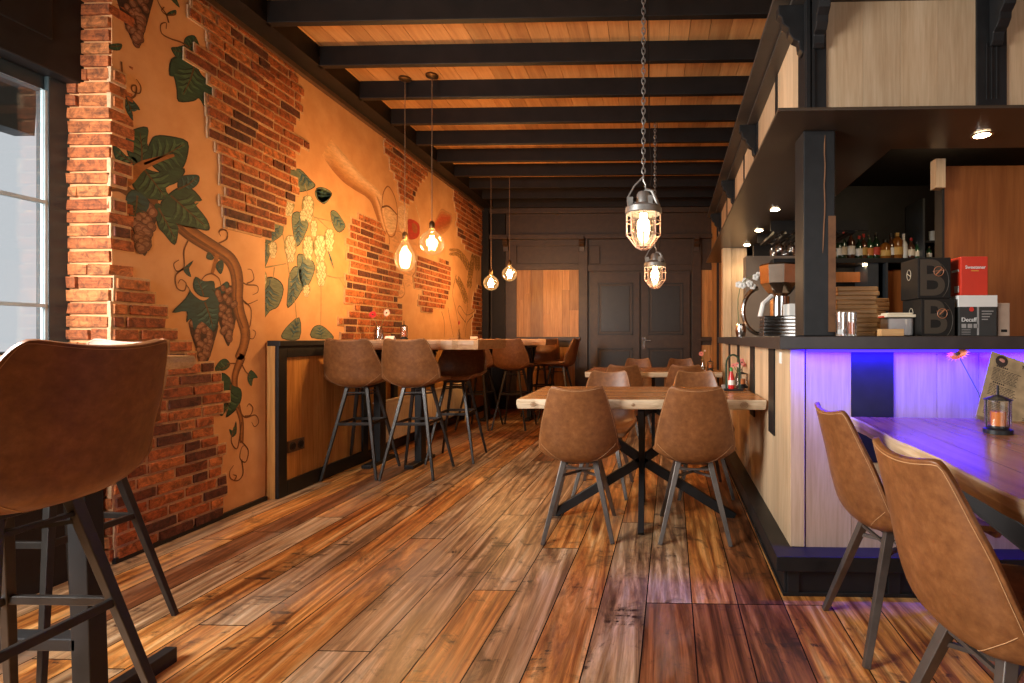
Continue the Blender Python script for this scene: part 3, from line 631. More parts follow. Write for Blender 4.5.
def bbox_art(t, w2, h, d2, small):
    o = text_part('B', h*1.24, M['bigB'], t, (-w2*.2, -d2-.0004, h*.46), (PI/2, 0, 0), 'letter_b', .004, .95)
    m = MB(); ring(m, w2*.25, h*(.66 if not small else .6), .021, .0012, -d2-.0012); m.bar((w2*.25-.026, -d2-.0012, h*.66), (w2*.25+.03, -d2-.0012, h*.66+.006), .0015); m.bar((w2*.25-.012, -d2-.0012, h*.58), (w2*.25+.012, -d2-.0012, h*.72), .004); m.build('emblem', M['copper'], t)
    m = MB(); ring(m, -w2*.55, h*.42, w2*1.42, .0012, -d2-.0008, -.75, .85); m.build('arc_print', M['bigB'], t)
    m = MB(); pts = [(-w2-.0012, .018*math.cos(a), h*.62+.024*math.sin(a)) for a in [2*PI*k/24 for k in range(25)]]; m.tube(pts, .0014, 4); m.bar((-w2-.001, -.014, h*.58), (-w2-.001, .014, h*.66), .003); m.build('side_emblem', M['goldline'], t)
YB = 2.33
t, w2, h, d2 = cbox('coffee_carton', 921, 955, YB, ZW, 298.5, .17, M['boxblack'], 'black carton with large B standing on the bar worktop, lower of the pair', 'box', 'black cartons with large B'); bbox_art(t, w2, h, d2, True); ztop = ZW+h
t, w2, h, d2 = cbox('coffee_carton', 918, 951, YB+.005, ztop+.001, 257.5, .16, M['boxblack'], 'black carton with large B, upper of the stacked pair beside the red box', 'box', 'black cartons with large B'); bbox_art(t, w2, h, d2, False)
t, w2, h, d2 = cbox('decaf_carton', 959, 997, YB, ZW, 295.5, .12, [plain('dark_grey_card', (.03, .03, .028), .5)], 'black and white carton reading Decaff beneath the red box'); ztop = ZW+h; td = t
m = MB(); m.box(-w2-.001, w2+.001, -d2-.001, d2+.001, h*.72, h+.0006); m.build('white_band', M['white'], t)
text_part('Decaff', .0255, M['white'], t, (-w2*.48, -d2-.0012, h*.40), (PI/2, 0, 0), 'lettering', .0002)
m = MB(); m.lathe([(0, 0), (.010, 0), (.010, .001), (0, .001)], n=16, cap=False); o = m.build('red_dot', plain('red_print', (.65, .03, .015), .5), t); o.rotation_euler = (PI/2, 0, 0); o.location = (-w2*.35, -d2-.0012, h*.66)
m = MB(); m.box(-.004+w2*.0, .004, -d2-.0015, -d2, .004, h*.72); 
for q in range(3): m.box(-w2*.86+q*.026, -w2*.86+q*.026+.019, -d2-.0015, -d2, h*.20, h*.30)
for q in range(4): m.box(-w2*.86, -w2*.4, -d2-.0015, -d2, h*.04+q*.007, h*.05+q*.007)
for q in range(4): m.box(w2*.2, w2*.2+.05-.008*q, -d2-.0015, -d2, h*.6-q*.012, h*.625-q*.012)
m.build('print', plain('grey_print', (.32, .30, .28), .6), t)
t, w2, h, d2 = cbox('sweetener_box', 961, 988, YB+.01, ztop+.002, 256.5, .10, plain('red_card', (.62, .035, .012), .45, nz=.06), 'bright red box reading Sweetener on top of the decaf carton')
text_part('Sweetener', .0205, M['white'], t, (.004, -d2-.0004, h*.72), (PI/2, 0, 0), 'lettering', .0002)
m = MB(); m.box(-.014, .018, -d2-.0012, -d2, h*.62, h*.64); m.build('yellow_print', plain('yellow_print', (.75, .40, .05), .5), t)
m = MB(); m.box(-w2-.001, -w2, -.035, .0, h*.08, h*.25); m.build('barcode_patch', M['white'], t); m = MB(); m.box(-w2-.001, -w2, -.035, .02, h*.62, h*.68); m.build('side_print', M['white'], t)
t, w2, h, d2 = cbox('beige_carton', 998, 1010, YB+.01, ZW, 303, .10, plain('kraft_card', (.42, .30, .22), .6), 'narrow beige carton beside the decaf carton')
m = MB(); m.box(-w2*.5, w2*.5, -d2-.001, -d2, h*.12, h*.2); m.build('print', M['boxblack'], t)
# tub with lid
a = at(903, 336, Y=2.36); t = tag(empty('plastic_tub', (a.x, 2.42, ZW)), 'clear plastic tub with cream lid in front of the black cartons', 'tub')
m = MB(); m.box(-.058, .058, -.04, .04, 0, .085); m.build('tub_body', glass('milky_plastic', (.8, .68, .55), .35, .3), t, bevel=.006)
m = MB(); m.box(-.066, .066, -.047, .047, .085, .098); m.box(-.056, .056, -.038, .038, .098, .106); m.build('lid', M['cream'], t, bevel=.003)
m = MB(); m.box(.064, .076, -.02, .02, .084, .092); m.box(-.076, -.064, -.02, .02, .084, .092); m.build('clip', plain('red_clip', (.6, .06, .02), .4), t)
m = MB(); m.box(-.052, .052, -.034, .034, .003, .055); m.build('contents', plain('brown_contents', (.20, .10, .05), .7), t)
a, b = at(879, 336, Y=2.30), at(902, 329, Y=2.30); m = MB(); m.box(a.x, b.x, 2.28, 2.32, ZW, b.z); tag(m.build('wooden_block', M['board'], bevel=.002), 'small flat wooden block before the plastic tub', 'block')
# serving boards stack
random.seed(31); z = ZW; n = 0
bases = at(858, 300, Y=2.6)
for k in range(11):
    th = .0215; wd = .098+random.uniform(-.004, .006) if k > 4 else .075+k*.004
    t = MB(); t.prism([(-wd, -.06), (wd, -.06), (wd+.008, -.05), (wd+.008, .06), (-wd, .065), (-wd-.006, .0)], 0, th); o = t.build('serving_board', M['board'], bevel=.004, loc=(bases.x+random.uniform(-.008, .008)-.01+(0.01 if k < 5 else -.01), 2.62, z)); o.rotation_euler = (0, 0, random.uniform(-.06, .06)); z += th+.0006
    tag(o, ['bottom wooden serving board of the tall stack beside the timber post', 'second wooden serving board from the bottom of the tall stack', 'third wooden serving board from the bottom of the tall stack', 'fourth wooden serving board from the bottom of the tall stack', 'fifth wooden serving board from the bottom of the tall stack', 'middle wooden serving board of the tall stack', 'fifth wooden serving board from the top of the tall stack', 'fourth wooden serving board from the top of the tall stack', 'third wooden serving board from the top of the tall stack', 'second wooden serving board from the top of the tall stack', 'top wooden serving board of the tall stack beside the post'][k], 'serving board', 'wooden serving boards stacked by the post')
z = ZW; b2 = at(877, 300, Y=2.68)
for k in range(9):
    t = MB(); t.prism([(-.05, -.04), (.05, -.04), (.055, .05), (-.05, .05)], 0, .021); o = t.build('serving_board', M['board'], bevel=.004, loc=(b2.x+(k-4)*.002+random.uniform(-.004, .004)+(.012 if k > 5 else 0), 2.73, z)); o.rotation_euler = (0, 0, random.uniform(-.05, .05)); z += .0218
    tag(o, ['bottom', 'second lowest', 'third lowest', 'fourth lowest', 'middle', 'fourth highest', 'third highest', 'second highest', 'top'][k]+' small board in the shorter stack behind the tall board stack', 'serving board', 'small serving boards in the shorter stack')
# glasses with a candle by the post
for i, (px, hh, fill) in enumerate(((841, .105, False), (851, .105, True))):
    p = at(px, 336, Y=2.33); t = tag(empty('candle_glass', (p.x, 2.33, ZW)), ('clear straight glass tumbler touching the foot of the timber post', 'clear glass holding an amber candle before the board stack')[i], 'glass', 'glasses by the timber post')
    m = MB(); m.lathe([(.001, 0), (.022, 0), (.024, hh), (.022, hh), (.020, .008), (.001, .008)], n=18, cap=False); m.build('glass_wall', M['glass'], t, smooth=True)
    m = MB(); m.lathe([(.001, .009), (.014, .009), (.014, .062 if fill else .03), (.001, .062 if fill else .03)], n=14, cap=False); m.build('candle', M['amber'] if fill else M['white'], t, smooth=True)
# small white blossom beside the post, over the glasses
# tins / stacked trays
z = ZW; p = at(779, 325, Y=2.95)
for k in range(6):
    m = MB(); m.box(-.095, .095, -.06, .06, 0, .0185); m.box(-.1, .1, -.065, .065, .0125, .0185); o = m.build('metal_tray', M['chrome'], bevel=.003, loc=(p.x+random.uniform(-.003, .003), 2.97, z)); z += .0195
    tag(o, ['bottom', 'second lowest', 'third lowest', 'third highest', 'second highest', 'top'][k]+' shiny metal tray in the stack before the coffee grinder', 'tray', 'shiny metal trays stacked by the grinder')
# coffee grinder
p = at(779, 300, Y=3.25); g = tag(empty('coffee_grinder', (p.x+.01, 3.28, ZW)), 'chrome coffee grinder with a faceted hopper behind the metal trays', 'grinder')
m = MB(); m.box(-.1, .1, -.1, .1, 0, .03); m.lathe([(.062, .03), (.062, .25)], n=18); m.build('body', M['chrome'], g, smooth=True)
m = MB(); m.lathe([(.04, .25), (.07, .27), (.118, .33), (.125, .44), (.118, .45), (.0, .45)], n=8, cap=False); m.build('hopper', plain('polished_hopper', (.72, .60, .48), .14, 1, nz=.1), g)
m = MB(); m.tube([(-.06, -.06, .25), (-.12, -.09, .2), (-.14, -.1, .12)], .016, 8); m.build('chute', M['white'], g); MB().box(.03, .11, -.11, -.05, .12, .2).build('control_box', M['white'], g, bevel=.004)
# orchid with an arching stem and a chrome arc
p = at(742, 330, Y=3.55); o_ = tag(empty('white_orchid', (p.x, 3.6, ZW)), 'white flowers on an arching stem near the oak column', 'flower')
pts = [(.03+.0*k, 0, 0) for k in range(1)]+[(-.04*math.sin(k/8*PI)+.13*(k/8)**2, 0, .02+.40*math.sin(k/8*PI*.55)) for k in range(9)]
m = MB(); m.tube(pts, .003, 6); m.build('stem', plain('orchid_stem', (.12, .16, .05), .6), o_)
m = MB(); m.lathe([(.03, 0), (.038, .04), (.03, .09), (.026, .09), (.001, .01)], n=16, cap=False); m.build('vase', M['chrome'], o_, smooth=True)
random.seed(2); fl = MB()
for k in range(9):
    c = Vector((-.01+.022*k, random.uniform(-.03, .03), .335+.010*k+random.uniform(-.03, .03)))
    for a in range(5):
        an = a*2*PI/5+k; d = Vector((math.cos(an), random.uniform(-.4, .1), math.sin(an))); fl.ball(c+d*.013, .012, 8, sq=(1, .35, 1))
fl.build('blossom', M['white'], o_, smooth=True)
ar = MB(); ar.tube([(.11-.13*math.cos(a), .12, .19+.17*math.sin(a)) for a in [lerp(-1.55, 1.4, k/16) for k in range(17)]], .016, 8)
p2 = at(748, 300, Y=3.75); tag(ar.build('chrome_arc', M['chrome'], smooth=True, loc=(p2.x, 3.72, ZW+.0)), 'curved chrome tap arm behind the white flowers', 'tap')
# ================================================================ SEATS
def cr_(pts, t):
    n = len(pts)-1; x = t*n; i = min(int(x), n-1); u = x-i
    def g(k): return pts[max(0, min(n, k))]
    p0, p1, p2, p3 = g(i-1), g(i), g(i+1), g(i+2)
    f = lambda a, b, c, d: .5*(2*b+(c-a)*u+(2*a-5*b+4*c-d)*u*u+(3*b-a-3*c+d)*u**3)
    return tuple(f(*q) for q in zip(p0, p1, p2, p3)) if isinstance(p1, tuple) else f(p0, p1, p2, p3)
def shell(base, ctrl, ml, root, name='seat_shell'):
    """ctrl rows: y, z, half width, curl.  Bucket shell facing +y."""
    nu, nv = 20, 40; G = []
    for j in range(nv+1):
        v = j/nv; y, z, hw, c = cr_(ctrl, v); a = cr_(ctrl, max(0, v-.02)); b = cr_(ctrl, min(1, v+.02))
        T = Vector((0, b[0]-a[0], b[1]-a[1])).normalized(); Nn = Vector((0, T.z, -T.y))   # towards the sitter
        row = []
        for i in range(nu+1):
            u = 2*i/nu-1; au = abs(u)
            p = Vector((1.03*hw*u*(1-.06*au**4), y, base+z))+Nn*c*(au**2.3)
            if v > .86: p.z += (.022*au**2-.006)*(v-.86)/.14-.022*au**9*((v-.86)/.14)**2; p.x *= 1-.05*au**4*((v-.86)/.14)**3
            row.append(p)
        G.append(row)
    vs = [p for r in G for p in r]; W_ = nu+1
    fs = [(j*W_+i, j*W_+i+1, (j+1)*W_+i+1, (j+1)*W_+i) for j in range(nv) for i in range(nu)]
    me = bpy.data.meshes.new(name); me.from_pydata([tuple(p) for p in vs], [], fs); me.materials.append(ml)
    me.polygons.foreach_set('use_smooth', [True]*len(fs)); o = bpy.data.objects.new(name, me); C.objects.link(o); o.parent = root
    m = o.modifiers.new('solid', 'SOLIDIFY'); m.thickness = .017; m.offset = 0
    m = o.modifiers.new('bevel', 'BEVEL'); m.width = .006; m.segments = 3; m.limit_method = 'ANGLE'; m.angle_limit = math.radians(50)
    # normals for the rim stitching
    def nor(j, i):
        a = G[min(j+1, nv)][i]-G[max(j-1, 0)][i]; b = G[j][min(i+1, nu)]-G[j][max(i-1, 0)]; return a.cross(b).normalized()
    def rimpt(j, i, s):
        n = nor(j, i); return G[j][i]+n*s
    def rimq(j, i, i2, s): return G[j][i].lerp(G[j][i2], .45)+nor(j, i2)*s
    def rimt(i, s): return G[nv][i].lerp(G[nv-1][i], .5)+nor(nv-1, i)*s
    st = MB(); s0 = .0093
    for s in (s0, -s0):
        path = [rimq(j, 0, 1, s) for j in range(8, nv)]+[rimt(i, s) for i in range(1, nu)]+[rimq(j, nu, nu-1, s) for j in range(nv-1, 7, -1)]
        st.tube(path, .0009, 4)
    # seam across the outside, sagging to the seat bottom
    seam = []
    for i in range(1, nu):
        u = 2*i/nu-1; jj = int(round(nv*(.70-.23*(1-abs(u)**1.7))))
        seam.append((i, jj))
    st.tube([rimpt(j, i, -s0) if (nor(j, i).y > 0 or nor(j, i).z > 0.2) else rimpt(j, i, s0) for i, j in seam], .0009, 4)
    st.build('stitching', M['thread'], o)
    return o
CH = [(.215, .420, .17, .0), (.205, .448, .195, .005), (.14, .450, .215, .02), (.03, .432, .228, .045), (-.08, .418, .232, .07), (-.165, .424, .228, .078), (-.215, .468, .221, .080), (-.242, .550, .214, .070), (-.264, .650, .194, .056), (-.286, .745, .168, .038), (-.308, .832, .147, .026)]
def make_chair():
    root = empty('dining_chair'); shell(0, CH, M['leather'], root)
    for sx_ in (-1, 1):
        for sy in (-1, 1):
            a = (sx_*.085, -.01+sy*.10, .415); b = (sx_*.185, -.01+sy*.225, 0)
            m = MB(); m.tube([a, b], [.0215, .0155], 4, phase=PI/4); m.build('leg', M['bronze'], root, bevel=.002)
    m = MB()
    f = lambda sx_, sy, z: (sx_*lerp(.185, .085, z/.435), -.01+sy*lerp(.225, .10, z/.435), z)
    for z in (.335,):
        m.bar(f(-1, -1, z), f(1, 1, z), .012); m.bar(f(-1, 1, z), f(1, -1, z), .012)
    m.bar(f(-1, -1, .375), f(1, -1, .375), .010); m.bar(f(-1, 1, .375), f(1, 1, .375), .010)
    m.build('cross_brace', M['bronze'], root)
    m = MB(); m.box(-.09, .09, -.12, .10, .398, .416); m.build('seat_plate', M['metal'], root, bevel=.003)
    return root
ST = [(.205, .725, .16, .0), (.195, .746, .19, .005), (.13, .746, .212, .02), (.03, .728, .228, .04), (-.075, .715, .236, .065), (-.160, .718, .235, .074), (-.210, .758, .232, .080), (-.232, .850, .226, .080), (-.250, .925, .208, .060), (-.266, 1.003, .188, .045), (-.282, 1.078, .168, .030)]
def make_stool(ml=None):
    root = empty('bar_stool'); shell(0, ST, ml or M['leather'], root)
    top, fx_, fy = .708, .205, .225
    f = lambda sx_, sy, z: (sx_*lerp(fx_, .075, z/top), -.01+sy*lerp(fy, .085, z/top), z)
    for sx_ in (-1, 1):
        for sy in (-1, 1):
            m = MB(); m.tube([f(sx_, sy, top), f(sx_, sy, 0)], [.018, .0125], 4, phase=PI/4); m.build('leg', M['metal'], root, bevel=.002)
    m = MB()
    for a, b in (((-1, -1), (1, -1)), ((1, -1), (1, 1)), ((1, 1), (-1, 1)), ((-1, 1), (-1, -1))): m.bar(f(*a, .42), f(*b, .42), .014, .022)
    m.build('footrest', M['metal'], root, bevel=.002)
    m = MB(); m.bar(f(-1, -1, .64), f(1, 1, .64), .010); m.bar(f(-1, 1, .64), f(1, -1, .64), .010); m.bar(f(-1, -1, .66), f(1, -1, .66), .010); m.bar(f(-1, 1, .66), f(1, 1, .66), .010)
    m.build('cross_brace', M['metal'], root)
    m = MB(); m.box(-.09, .09, -.115, .1, .696, .713); m.build('seat_plate', M['metal'], root, bevel=.003)
    return root
R = math.radians
ch0 = make_chair(); chairs = [
 ((-.405, 2.97, 0), 3, 'tan leather dining chair at the closest table, facing away, nearer the brick wall', 'tan chairs around the closest dining table'),
 ((.235, 2.97, 0), -2, 'tan leather dining chair at the closest table, facing away, beside the bar panel', 'tan chairs around the closest dining table'),
 ((-.345, 3.72, 0), 177, 'tan leather dining chair on the far side of the closest table, towards the brick wall', 'tan chairs around the closest dining table'),
 ((.35, 3.72, 0), 184, 'tan leather dining chair on the far side of the closest table, next to the bar', 'tan chairs around the closest dining table'),
 ((-.29, 5.18, 0), 4, 'tan leather dining chair at the farther dining table, facing away, aligned with the door split', 'tan chairs around the farther dining table'),
 ((.33, 5.18, 0), -3, 'tan leather dining chair at the farther dining table, facing away, next to the partition', 'tan chairs around the farther dining table'),
 ((-.18, 6.18, 0), 178, 'tan leather dining chair behind the farther table, just in front of the double door handle', 'tan chairs around the farther dining table'),
 ((.37, 6.18, 0), 183, 'tan leather dining chair behind the farther table, in front of the second door leaf', 'tan chairs around the farther dining table'),
 ((.935, 1.93, 0), -88, 'tan chair at the long table beside the violet-lit bar front, steel legs in view', 'tan chairs along the long table'),
 ((.860, 1.22, 0), -86, 'tan leather chair closest to the camera at the long table, back shell with curved seam', 'tan chairs along the long table'),
 ((1.95, 1.55, 0), 92, 'tan leather chair across the long table, mostly beyond the frame', 'tan chairs along the long table')]
chairs = chairs[:-1]
for i, (l, a, lab, g) in enumerate(chairs):
    o = ch0 if i == 0 else copy_tree(ch0); place(o, l, R(a), lab, g); o['category'] = 'chair'
st0 = make_stool()
def px_floor(px, d): p = Vector((0, 0, 0))+FWD*d+RGT*((px-CX)/F*d); return (p.x, p.y, 0)
stools = [
 (px_floor(363, 4.20), 5, 'brown bar stool at the closer high table, facing away, nearest the wall sockets', 'bar stools around the high tables'),
 (px_floor(419, 4.20), 2, 'brown bar stool at the closer high table, facing away, second from the wall sockets', 'bar stools around the high tables'),
 (px_floor(457, 4.70), 184, 'bar stool across the closer high table, its hollow seat facing the camera', 'bar stools around the high tables'),
 (px_floor(515, 6.35), -4, 'brown bar stool before the farther high table, its back overlapping the table end', 'bar stools around the high tables'),
 (px_floor(480, 6.35), -5, 'brown bar stool before the farther high table, half hidden by the closer dark stool', 'bar stools around the high tables'),
 (px_floor(541, 7.35), 170, 'brown bar stool on the far side of the farther high table', 'bar stools around the high tables'),
 (px_floor(558, 6.95), 84, 'brown bar stool seen from the side at the end of the farther high table', 'bar stools around the high tables'),
 ((-1.52, 1.16, 0), 90, 'large dark brown bar stool seen from behind by the window, closest to the camera', 'bar stools by the window'),
 ((-2.08, 1.76, 0), 180, 'brown bar stool by the window behind the large one, only its rim showing', 'bar stools by the window')]
for i, (l, a, lab, g) in enumerate(stools):
    o = st0 if i == 0 else copy_tree(st0); place(o, l, R(a), lab, g); o['category'] = 'stool'
# ================================================================ TABLES
def slab(x0, x1, y0, y1, z0, z1, name, root, mats, knots=(), wav=.006, boards=4, along='x'):
    m = MB(); random.seed(int((x0+10)*100)+int(y0*100)); n = 26
    # wavy outline polygon with a slightly rounded underside
    fr = [(lerp(x0, x1, k/n), y0+wav*math.sin(k*.9)+random.uniform(-.5, .5)*wav) for k in range(n+1)]
    bk = [(lerp(x1, x0, k/n), y1+wav*math.sin(k*.7+1)+random.uniform(-.5, .5)*wav) for k in range(n+1)]
    if along == 'y':
        fr = [(x0+wav*math.sin(k*.8)+random.uniform(-.5, .5)*wav, lerp(y1, y0, k/n)) for k in range(n+1)]; bk = [(x1+wav*math.sin(k*.6), lerp(y0, y1, k/n)) for k in range(n+1)]
    poly = fr+bk; cx_, cy_ = (x0+x1)/2, (y0+y1)/2; k = len(poly)
    def off(p, d): return (p[0]+(d if p[0] < cx_ else -d), p[1]+(d if p[1] < cy_ else -d))
    rings = [(off(p, 0.004), z1) for p in poly], [(p, z1-.006) for p in poly], [(off(p, random.uniform(-.003, .003)), (z0+z1)/2) for p in poly], [(off(p, .006), z0+.004) for p in poly], [(off(p, .02), z0) for p in poly]
    base = len(m.v)
    vs = [(p[0], p[1], z) for r in rings for p, z in r]
    fs = [(q*k+i, q*k+(i+1) % k, (q+1)*k+(i+1) % k, (q+1)*k+i) for q in range(4) for i in range(k)]
    m.add(vs, fs, 1); m.add([vs[i] for i in range(k)], [list(range(k))], 0); m.add([vs[4*k+i] for i in range(k)], [list(range(k))], 0)
    o = m.build(name, mats, root)
    g = MB()
    for q in range(1, boards):
        if along == 'x': y = lerp(y0, y1, q/boards); g.box(x0+.01, x1-.01, y-.0006, y+.0006, z1-.001, z1+.0004)
        else: x = lerp(x0, x1, q/boards); g.box(x-.0006, x+.0006, y0+.01, y1-.01, z1-.001, z1+.0004)
    g.build('board_joint', plain('joint_dark', (.09, .035, .012), .6), root)
    for kx, r in knots:
        q = MB(); 
        for rr in (r, r*.6, r*.25): q.tube([(kx+rr*1.2*math.cos(a), y0-.006, (z0+z1)/2+rr*math.sin(a)) for a in [2*PI*j/16 for j in range(17)]], .0013, 4)
        q.build('knot', plain('knot_brown', (.26, .13, .06), .6), root)
    return o
def spider(root, hx, hy, ztop, zc, w_=.055, h_=.035, mat=None):
    mat = mat or M['black']
    for s in (-1, 1):
        m = MB(); m.bar((-s*hx, 0, .0), (0, 0, zc), h_, w_); m.bar((0, 0, zc), (s*hx*.92, 0, ztop), h_, w_); m.build('leg', mat, root, bevel=.003)
    for s in (-1, 1):
        m = MB(); m.bar((0, -s*hy, .0), (0, 0, zc), h_, w_); m.bar((0, 0, zc), (0, s*hy, ztop), h_, w_); m.build('leg', mat, root, bevel=.003)
    m = MB(); m.box(-.10, .10, -.10, .10, ztop-.004, ztop+.002); m.box(-hx*.92, hx*.92, -.03, .03, ztop-.004, ztop+.002); m.box(-.03, .03, -hy, hy, ztop-.004, ztop+.002); m.build('mounting_plate', mat, root)
def dining(name, x0, x1, y0, y1, label, rz=0, knots=()):
    cx_, cy_ = (x0+x1)/2, (y0+y1)/2; t = tag(empty(name, (cx_, cy_, 0), rz), label, 'table')
    hx, hy = (x1-x0)/2, (y1-y0)/2; slab(-hx, hx, -hy, hy, .703, .758, 'tabletop', t, [M['top'], M['edge']], knots)
    spider(t, .56, .30, .70, .345); return t
dining('dining_table', -.735, .612, 2.80, 3.56, 'live edge wooden dining table on black crossed legs, closest one, butting the bar', 0, ((-.58, .012), (.555, .016), (-.04, .008)))
dining('dining_table', -.66, .685, 5.08, 5.90, 'live edge wooden dining table farther back before the double door', 0, ((-.5, .012),))
# long table by the bar front
t = tag(empty('long_table', (1.22, 1.18, 0), R(-4.0)), 'long solid wood table with violet glow running along the bar front', 'table')
slab(-.455, .50, -.98, 1.01, .703, .758, 'tabletop', t, [M['topy'], wood('sapwood_edge_long', (.34, .20, .10), (.50, .34, .19), (.66, .52, .34), 'y', .5, False, 1.6)], (), .006, 7, 'y')
for s in (-1, 1):
    m = MB(); m.bar((-s*.36, -.55, 0), (s*.36, .62, .70), .05, .06); m.build('leg', M['black'], t, bevel=.003); 
    m = MB(); m.bar((s*.36, -.62, 0.0), (-s*.36, .55, .70), .05, .06); m.build('leg', M['black'], t, bevel=.003)
m = MB(); m.box(-.4, .4, .50, .66, .695, .703); m.box(-.4, .4, -.04, .04, .695, .703); m.build('mounting_plate', M['black'], t)
# high tables on the brick wall side
def high(x0, x1, y0, y1, label, posts, rz=0):
    cx_, cy_ = (x0+x1)/2, (y0+y1)/2; t = tag(empty('high_table', (cx_, cy_, 0), rz), label, 'table'); hx, hy = (x1-x0)/2, (y1-y0)/2
    slab(-hx, hx, -hy, hy, .995, 1.076, 'tabletop', t, [M['top'], wood('bark_edge_wood', (.30, .13, .05), (.50, .27, .12), (.66, .42, .22), 'x', .45, False, 2.2)], (), .012, 3)
    for px_ in posts:
        m = MB(); m.box(px_-.03, px_+.03, -.05, .05, .02, .995); m.build('leg', M['black'], t, bevel=.004)
        m = MB(); m.box(px_-.04, px_+.04, -.22, .22, 0, .03); m.build('foot', M['black'], t, bevel=.004)
        m = MB(); m.box(px_-.04, px_+.04, -.28, .28, .965, .995); m.bar((px_, -.05, .72), (px_, -.27, .965), .05, .05); m.bar((px_, .05, .72), (px_, .27, .965), .05, .05); m.build('bracket', M['black'], t, bevel=.004)
    return t
xa = at(478, 350, Y=4.08).x; high(-2.50, xa, 4.10, 4.86, 'closer high table with rough natural front edge against the brick wall', (-.44, -.08))
xb = at(547, 345, Y=6.6).x; high(-2.50, xb, 6.55, 7.32, 'farther high table with natural edge near the back wall', (-.30, .28))
# window table (mostly behind the large stool)
t = tag(empty('window_table', (-2.06, 1.45, 0), 0), 'dark legged high table at the window behind the large stool', 'table')
slab(-.56, .48, -.30, .30, .985, 1.03, 'tabletop', t, [M['top'], M['edge']], (), .004, 3)
for s in (-1, 1):
    m = MB(); m.bar((.45*s, -.0*s, 0), (.42*s, 0, .985), .055, .05); m.build('leg', M['black'], t, bevel=.003)
m = MB(); m.bar((-.43, 0, .22), (.43, 0, .22), .05, .035); m.bar((.44, -.12, .02), (.44, .26, .02), .04, .06); m.bar((-.44, -.12, .02), (-.44, .26, .02), .04, .06); m.build('foot_bar', M['black'], t, bevel=.003)
# ================================================================ WAINSCOT, RADIATOR, SOCKETS
y1 = STEP+.02
WF = -2.535
y2 = at(367, 420, X=WF).y
wn = tag(empty('wainscot_panel', (WX, y1, 0)), 'black framed honey oak wall panel beneath the high tables', 'panel')
lo = lambda o: loc(o, wn)
m = MB(); m.box(WX-.01, WF-.012, y1, y2, .0, 1.06, 0, (.7, .4, .2)); 
yy = y1+.07; random.seed(6)
while yy < y2:
    q = min(yy+.19, y2); m.box(WF-.013, WF-.006, yy+.0006, q-.0006, .1, .99, 0, (random.random()*.5+.3, random.random(), random.random())); yy = q
m.box(WX-.01, WF-.012, y2, 8.0, .05, 1.0, 0, (.3, .7, .2)); lo(m.build('oak_board', M['oakwarm'], wn))
m = MB(); m.box(WF-.012, WF+.012, y1+.001, y1+.085, 0, 1.04); m.box(WF-.012, WF+.012, y2-.08, y2, 0, 1.04); m.box(WF-.012, WF+.012, y1+.085, y2-.08, .955, 1.04); m.box(WF-.012, WF+.012, y1+.085, y2-.08, 0, .10)
m.box(WX, WF+.025, y1-.002, 8.0, 1.035, 1.072); m.box(WF-.012, WF+.008, y2, 8.0, 0, .08)
for q in (5.0, 7.1): m.box(WF-.012, WF+.02, q, q+.08, 0, 1.035)
lo(m.build('frame', M['black'], wn, bevel=.003))
a = at(296, 445, X=WF); sk_ = tag(empty('wall_socket', (WF-.006, a.y, a.z)), 'dark double wall socket on the oak wall panel', 'socket')
m = MB(); m.box(0, .012, -.085, .085, -.042, .042); m.build('plate', plain('socket_bronze', (.12, .07, .04), .4), sk_, bevel=.003)
m = MB()
for s in (-1, 1): m.tube([(.0125, s*.042+.027*math.cos(k*PI/8), .027*math.sin(k*PI/8)) for k in range(17)], .004, 6); m.box(.010, .0135, s*.042-.02, s*.042+.02, -.02, .02)
m.build('outlet', plain('socket_black', (.01,)*3, .3), sk_)
ra = at(379, 400, X=-2.44).y; rb = at(466, 400, X=-2.44).y
rd = tag(empty('radiator', (-2.45, (ra+rb)/2, 0)), 'long cream panel radiator low on the wall under the high tables', 'radiator'); L = (rb-ra)/2
m = MB(); m.box(-.03, .01, -L, L, .13, .50)
k = -L+.03
while k < L-.02: m.box(.008, .014, k, k+.022, .16, .47); k += .045
m.build('panel', M['cream'], rd, bevel=.003); m = MB(); m.box(-.05, .015, -L, L, .50, .512); m.build('top_grille', M['cream'], rd, bevel=.002)
m = MB(); m.tube([(-.01, -L-.03, 0), (-.01, -L-.03, .18), (-.01, -L, .18)], .008, 8); m.tube([(-.01, L+.03, 0), (-.01, L+.03, .18), (-.01, L, .18)], .008, 8); m.build('pipe', M['cream'], rd)
